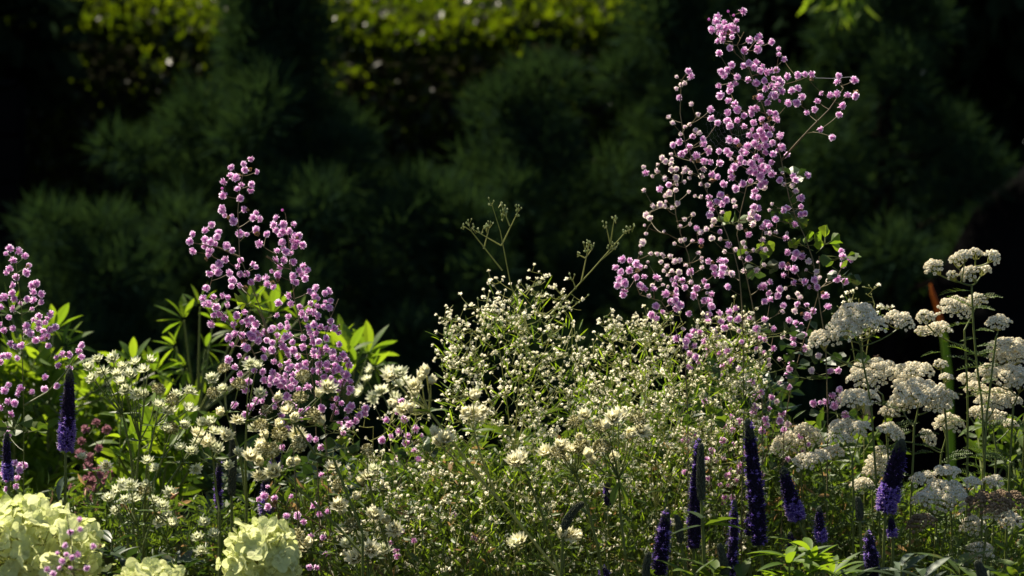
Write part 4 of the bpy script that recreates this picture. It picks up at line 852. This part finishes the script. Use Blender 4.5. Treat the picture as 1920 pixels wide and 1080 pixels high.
# veronica foliage at the very bottom
def lance(label, Y, shoots, mm):
    b = at(shoots[0][0], 1100, Y); root = thing('leafy_shoot', label, 'plant', Vector((b.x, Y, 0))); sm = MB(); lm = MB()
    for x, y in shoots:
        t = at(x, y, Y + rnd(-.05, .05)); sm.tube([Vector((t.x, t.y, 0)), t], [.003, .0015], 5)
        for i in range(14):
            a = rnd(0, 6.28); p = t - Vector((0, 0, rnd(0, .04)))
            lm.leaf(p, (math.cos(a), math.sin(a), rnd(.1, 1.1)), rnd(.04, .07), rnd(.010, .015), rnd(.3, .9), 0, rnd(-.4, .4), 6, .3)
    sm.build('stem', [M['stem']], root); lm.build('leaves', [M[mm]], root, smooth=True)
lance('lit narrow leaves of a flowerless shoot at the bottom under the leaning violet spike', 3.7, [(1480, 1045), (1520, 1030), (1560, 1060), (1450, 1080), (1500, 1085)], 'leaf_l')
lance('grey green narrow leaves at the bottom right of the thick violet spike', 3.7, [(1690, 1060), (1730, 1080), (1600, 1080)], 'leaf_grey')
lance('green narrow leaves in the bottom right corner', 3.75, [(1800, 1060), (1880, 1070), (1850, 1085), (1910, 1050)], 'leaf')
lance('dark narrow leaves at the foot of the grey bud spike', 3.8, [(1300, 1080), (1340, 1070), (1250, 1095), (1390, 1085)], 'leaf')
lance('broad green leaves low under the white masterwort, between the hydrangeas', 3.8, [(240, 1050), (330, 1040), (380, 1060), (210, 1010)], 'leaf_d')
# mauve spent flowers, blurred, left
sp = thing('spent_flower_plant', 'blurred plant of dull mauve spent flowers behind the left masterwort', 'flower', Vector((at(190, 900, 4.6).x, 4.6, 0)))
tg = [at(x / 2, 540 + y / 2, 4.6 + rnd(-.05, .05)) for x, y in ((320, 530), (400, 530), (305, 575), (370, 600), (300, 620), (335, 635), (350, 690), (325, 720), (345, 725), (375, 700), (400, 720), (330, 765), (360, 750), (330, 800), (385, 740), (410, 700), (270, 750), (360, 505), (330, 670), (380, 680), (300, 840), (280, 800), (350, 820))]
mb = MB(); ds = grow(mb, [[Vector((at(190, 900, 4.6).x, 4.6, 0)), at(190, 1000, 4.6), at(180, 860, 4.6)]], tg, r_tip=.0006, r_base=.002); mb.build('stem', [M['stem']], sp)
scatter('mauve', 'seed_head', [(p, d, rnd(1.2, 1.6)) for p, d in zip(tg, ds)], sp)
# blurred white flowers behind, between clump and diagonal stem
wf = thing('white_flower_plant', 'blurred plant of soft white flowers behind the diagonal masterwort stem', 'flower', Vector((at(720, 760, 4.7).x, 4.7, 0)))
tg = [at(x, y, 4.7 + rnd(-.05, .05)) for x, y in ((700, 695), (730, 700), (690, 715), (745, 725), (715, 735), (760, 715), (700, 745), (738, 750), (890, 735), (680, 735), (770, 745))]
mb = MB(); ds = grow(mb, [[Vector((at(720, 760, 4.7).x, 4.7, 0)), at(720, 900, 4.7), at(722, 780, 4.7)]], tg, r_tip=.0007, r_base=.002); mb.build('stem', [M['stem']], wf)
scatter('star', 'flower_head', [(p, d, rnd(1.0, 1.3)) for p, d in zip(tg, ds)], wf)
# leaves of the forked cream umbel
fl = thing('leafy_stalk', 'lime green leaf pair hanging at the fork of the centre right umbel', 'leaf', at(1160, 905, 3.72))
for dx in (-.35, .45):
    lb = MB(); lb.leaf(at(1160, 905, 3.72), (dx, -.25, -1), .034, .016, .2, 0, 0, 6, .3); lb.build('leaf', [M['leaf_l']], fl, smooth=True)

# low tangle of fine stems and little leaves that nobody could count
def tangle(poly, Y, n, mm, dy=.12, L=.02):
    mb = MB()
    for x, y in sample_poly(poly, n):
        yy = Y + rnd(-dy, dy); p = at(x, y, yy); h = rnd(.04, .12); q = p + Vector((rnd(-.4, .4) * h, rnd(-.2, .2) * h, -h))
        m_ = p.lerp(q, .5) + Vector((rnd(-1, 1), rnd(-1, 1), 0)) * h * .08
        mb.tube([p, m_, q], [.0003, .0006, .0009], 3, 1); dry = 2 if random.random() < .06 else 0
        for i in range(4):
            b = p.lerp(q, rnd(0, .9)); l = L * rnd(.6, 1.4); mb.leaf(b, (rnd(-1, 1), rnd(-1, 1), rnd(-.1, 1)), l, l * rnd(.16, .3), .4, dry, rnd(0, 6), 3)
    return mb
def tangle_obj(mm, specs):
    out = None
    tot = MB()
    for poly, Y, n, dy, L in specs:
        m_ = tangle(poly, Y, n, mm, dy, L)
        tot.add(np.concatenate(m_.v), m_.f, m_.m)
    return tot
tg_ = tangle_obj('leaf', [([(0, 1080), (0, 900), (200, 900), (420, 930), (620, 860), (800, 830), (1100, 800), (1440, 760), (1520, 800), (1600, 850), (1720, 900), (1920, 900), (1920, 1080)], 4.34, 4200, .12, .022),
                         ([(600, 1080), (620, 960), (900, 900), (1450, 880), (1920, 1000), (1920, 1080)], 4.0, 450, .08, .018)])
u = tg_.build('undergrowth', [M['leaf'], M['stem'], M['straw']], None); u['label'] = 'tangle of fine green stems and small leaves filling the foot of the border'; u['category'] = 'undergrowth'; u['kind'] = 'stuff'

# ------------------------------------------------------------------ ground
def sheet(name, x0, x1, y0, y1, z, m_, n=1):
    mb = MB(); V = []; F = []
    for j in range(n + 1):
        for i in range(n + 1): V.append((x0 + (x1 - x0) * i / n, y0 + (y1 - y0) * j / n, z + (rnd(-.015, .015) if n > 1 else 0)))
    for j in range(n):
        for i in range(n): a = j * (n + 1) + i; F.append((a, a + 1, a + n + 2, a + n + 1))
    mb.add(V, F, 0); o = mb.build(name, [m_]); o['kind'] = 'structure'; return o
sheet('ground', -300, 300, -300, 600, 0, M['lawn'])
sheet('flower_bed', -3.5, 3.5, 2.6, 6.2, .03, M['soil'], 40)
sheet('back_bed', -9, 9, 10.0, 22, .03, M['soil'], 40)

# ------------------------------------------------------------------ hedge, pines and trees behind
def blob_leaves(mb, n, fn, L, wid=.5, mi=0, seg=2, upb=.2):
    for i in range(n):
        p, nrm = fn()
        d = (Vector(nrm) * .5 + rdir() * .9 + Vector((0, 0, upb))).normalized(); l = L * rnd(.6, 1.2)
        mb.leaf(p, d, l, l * wid, rnd(0, .8), mi, rnd(0, 6.28), seg, .2)
def px(x, Y): return (x - 960) * K * Y
def pz(y, Y): return H - (y - 540) * K * Y
HY = 14.0
hx0, hx1 = px(-160, HY), px(1330, HY); hz = pz(-8, HY)
hedge = thing('hedge', 'tall clipped hedge behind the border, its sunlit yellow green top along the upper edge', 'hedge', ((hx0 + hx1) / 2, HY + .5, 0))
mb = MB()
def top_z(x): return hz - .06 + .03 * math.sin(x * 2.1) + .02 * math.sin(x * 5.7 + 1) + .015 * math.sin(x * 13)
def f_front():
    x = rnd(hx0, hx1); z = rnd(.02, 1) * (top_z(x) - .25); b = .08 * math.sin(x * 7 + z * 5) + .05 * math.sin(z * 13 + x * 3)
    return (x, HY + b + rnd(-.05, .12), z), (0, -1, .1)
def f_top():
    x = rnd(hx0, hx1); t = rnd(0, 1) ** 1.2; e = -.22 * (1 - min(1, t / .45)) ** 1.5
    return (x, HY + t * 1.0, top_z(x) + rnd(-.05, .12) + e), (0, -.5, 1)
def f_end():
    s_ = random.choice((hx0, hx1)); z = rnd(0, 1) * top_z(s_)
    return (s_ + rnd(-.08, .08), HY + rnd(0, 1), z), (1 if s_ > 0 else -1, 0, .1)
blob_leaves(mb, 11000, f_front, .065, .62); blob_leaves(mb, 14000, f_top, .065, .62, upb=.5); blob_leaves(mb, 1500, f_end, .065, .62)
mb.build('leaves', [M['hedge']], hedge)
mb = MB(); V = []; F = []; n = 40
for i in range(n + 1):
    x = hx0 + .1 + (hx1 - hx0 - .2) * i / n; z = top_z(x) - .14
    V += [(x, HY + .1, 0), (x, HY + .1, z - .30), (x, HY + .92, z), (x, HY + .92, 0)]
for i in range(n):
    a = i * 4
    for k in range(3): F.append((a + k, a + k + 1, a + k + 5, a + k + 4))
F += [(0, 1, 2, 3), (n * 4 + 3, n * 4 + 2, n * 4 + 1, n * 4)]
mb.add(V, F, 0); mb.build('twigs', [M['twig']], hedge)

def pine(label, x, Y, h, r, lean=0, tips=320, base_z=.2, seed=1, pw=.75):
    st = random.getstate(); random.seed(seed)
    root = thing('pine_tree', label, 'tree', (x, Y, 0)); tr = MB(); nd = MB()
    tr.tube([(x, Y, 0), (x, Y, h * .5), (x + lean, Y, h * .96)], [.07, .05, .012], 8)
    nb = max(14, tips // 13)
    for i in range(nb):
        t = (i + rnd(.1, .9)) / nb; z = base_z + (h - base_z) * t; R_ = r * (1 - t) ** pw * rnd(.7, 1.12) + .04; a = i * 2.4 + rnd(-.5, .5)
        o = Vector((x + lean * t, Y, z)); e = o + Vector((math.cos(a) * R_, math.sin(a) * R_, R_ * rnd(.25, .7)))
        tr.tube([o, o.lerp(e, .6) - Vector((0, 0, .04)), e], [.014, .009, .004], 4)
        for u in (.35, .62, .85, 1.0, 1.05):
            c0 = o.lerp(e, u) + rdir() * .05; q0 = rnd(.10, .17)
            for q in range(190):
                dv = (rdir() + Vector((0, 0, .25))).normalized(); p = c0 + dv * q0 * rnd(.35, 1.0)
                d = (dv + rdir() * .55 + Vector((0, 0, .35))).normalized(); l = rnd(.05, .09)
                sdv = d.cross(rdir()).normalized() * .0045
                nd.add([tuple(p - sdv), tuple(p + sdv), tuple(p + d * l)], [(0, 1, 2)], 0)
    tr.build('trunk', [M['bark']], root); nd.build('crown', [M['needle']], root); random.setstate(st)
    return root
pine('large soft pine in front of the hedge, left of centre, its shoots catching faint light', px(470, 11.5), 11.5, pz(-60, 11.5), 1.35, .1, 640, .1, 5, 1.5)
pine('shaded pine right of centre with one lit shoot on its left side', px(1265, 12), 12, pz(-120, 12), .6, 0, 330, .1, 9, 1.0)
pine('dark small pine low in the shade behind the left meadow rue', px(160, 10.8), 10.8, pz(430, 10.8), .55, 0, 180, .05, 12)
pine('narrow young pine with lit shoots in front of the hedge, centre', px(985, 11.8), 11.8, pz(150, 11.8), .42, 0, 170, .3, 33)
pine('dim low pine in the middle distance behind the centre', px(830, 11), 11, pz(390, 11), .6, 0, 200, .05, 21)

def tree(label, x, Y, h, r, n, mm='dark', name='broadleaf_tree', seed=3, z0=.35, L=.13, trunk=.12, squash=1.0):
    st = random.getstate(); random.seed(seed)
    root = thing(name, label, 'tree', (x, Y, 0)); tr = MB(); lf = MB(); cs = []
    tr.tube([(x, Y, 0), (x + .05, Y, h * .3), (x - .03, Y, h * .6), (x, Y, h * .85)], [trunk, trunk * .8, trunk * .5, trunk * .2], 9)
    for i in range(34):
        a = rnd(0, 6.28); t = rnd(z0, .95); rr = r * rnd(.35, .95) * math.sin(math.pi * (.2 + .75 * (t - z0) / (1 - z0)))
        c = Vector((x + math.cos(a) * rr, Y + math.sin(a) * rr * squash, h * t)); cs.append((c, r * rnd(.25, .42)))
        s0 = Vector((x, Y, h * t * .75)); tr.tube([s0, s0.lerp(c, .5) + Vector((0, 0, .1)), c], [trunk * .3, trunk * .2, trunk * .08], 5)
    for i in range(n):
        c, q = random.choice(cs); dv = rdir(); p = c + dv * q * rnd(.5, 1.05) * Vector((1, 1, .8)).length / 1.6
        d = (dv * .6 + rdir() * .8).normalized(); l = L * rnd(.6, 1.2); lf.leaf(p, d, l, l * .55, rnd(0, .8), 0, rnd(0, 6.28), 2, .2)
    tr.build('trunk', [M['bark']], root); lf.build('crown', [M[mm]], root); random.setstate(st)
    return root
tree('dark broad tree beyond the hedge at the far left', px(150, 19), 19, 4.6, 1.7, 9000, seed=31, z0=.1, L=.24)
tree('dark broad tree beyond the middle of the hedge', px(700, 19.5), 19.5, 4.9, 1.8, 9000, seed=32, z0=.1, L=.24)
tree('dark tree beyond the right end of the hedge', px(1180, 18.6), 18.6, 4.8, 1.7, 9000, seed=33, z0=.1, L=.24)
tree('black green tree deep in the shade behind the tall meadow rue', px(1560, 17.5), 17.5, 4.6, 1.7, 13000, seed=34, z0=.05, L=.24)
tree('black green tree filling the upper right corner', px(1860, 17.0), 17.0, 4.8, 1.8, 13000, seed=35, z0=.05, L=.24)
tree('dark tree closing the upper left corner', px(-300, 13.2), 13.2, 4.4, 1.0, 9000, seed=36, z0=.05, L=.24)
pine('soft dim pine in the shade right of the tall meadow rue', px(1660, 12.3), 12.3, pz(-60, 12.3), .62, 0, 210, .6, 44)
tree('rounded shrub of dull leaves at the right end of the hedge', px(1330, 13), 13, 2.5, .7, 1500, 'dark', 'tall_shrub', 42, .1, .075, .04)
# hanging leafy twig at the top right
tw = thing('hanging_branch', 'drooping twig of lit narrow leaves at the top edge, upper right', 'branch', at(1560, -60, 11))
mb = MB(); lm = MB()
for x0, y0, x1, y1 in ((1600, -80, 1535, 20), (1600, -80, 1560, 45), (1600, -80, 1590, 30), (1600, -80, 1620, 20), (1580, -60, 1520, -5)):
    a_, b_ = at(x0, y0, 11), at(x1, y1, 11 + rnd(-.1, .1)); mb.tube([a_, b_], .004, 4)
    for i in range(9): lm.leaf(a_.lerp(b_, rnd(.2, 1)), (rnd(-1, .6), rnd(-.5, .5), rnd(-1, -.2)), rnd(.07, .12), .022, .2, 0, rnd(0, 6), 3)
mb.build('twig', [M['bark']], tw); lm.build('leaves', [M['leaf_l']], tw)
# dim stone pillar at the left and boulder at the right
pl = thing('stone_pillar', 'dim grey stone pillar at the left end of the hedge', 'pillar', (px(5, 12.5), 12.5, 0))
mb = MB(); x = px(-6, 12.5); z1 = pz(165, 12.5)
def slab(mb, x0, x1, y0, y1, z0, z1, j=.012):
    V = [(a + rnd(-j, j), b + rnd(-j, j), c) for c in (z0, z1) for a, b in ((x0, y0), (x1, y0), (x1, y1), (x0, y1))]
    mb.add(V, [(0, 3, 2, 1), (4, 5, 6, 7), (0, 1, 5, 4), (1, 2, 6, 5), (2, 3, 7, 6), (3, 0, 4, 7)], 0)
for i in range(9): slab(mb, x - .11, x + .11, 12.4, 12.62, i * z1 / 9 + .003, (i + 1) * z1 / 9 - .006)
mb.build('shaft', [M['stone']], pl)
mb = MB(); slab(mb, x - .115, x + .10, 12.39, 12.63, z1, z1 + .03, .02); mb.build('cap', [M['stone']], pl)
def boulder(label, c, rx, ry, rz):
    import bmesh
    bm = bmesh.new(); bmesh.ops.create_icosphere(bm, subdivisions=4, radius=1)
    from mathutils import noise as mn
    for v in bm.verts:
        p = v.co.copy(); k = 1 + .22 * mn.noise(p * 1.6) + .08 * mn.noise(p * 5) + .03 * mn.noise(p * 13)
        v.co = Vector((p.x * rx * k, p.y * ry * k, max(-.05, p.z * rz * k)))
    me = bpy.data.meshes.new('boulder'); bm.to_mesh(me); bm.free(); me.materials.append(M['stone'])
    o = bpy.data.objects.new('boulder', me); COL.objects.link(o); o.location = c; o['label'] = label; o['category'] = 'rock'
boulder('huge shadowy grey rock at the right edge behind the yarrow', (px(2010, 12.4), 12.4, 0), .75, .6, 1.55)
print('OBJECTS', len(bpy.data.objects), 'VERTS', sum(len(m.vertices) for m in bpy.data.meshes))
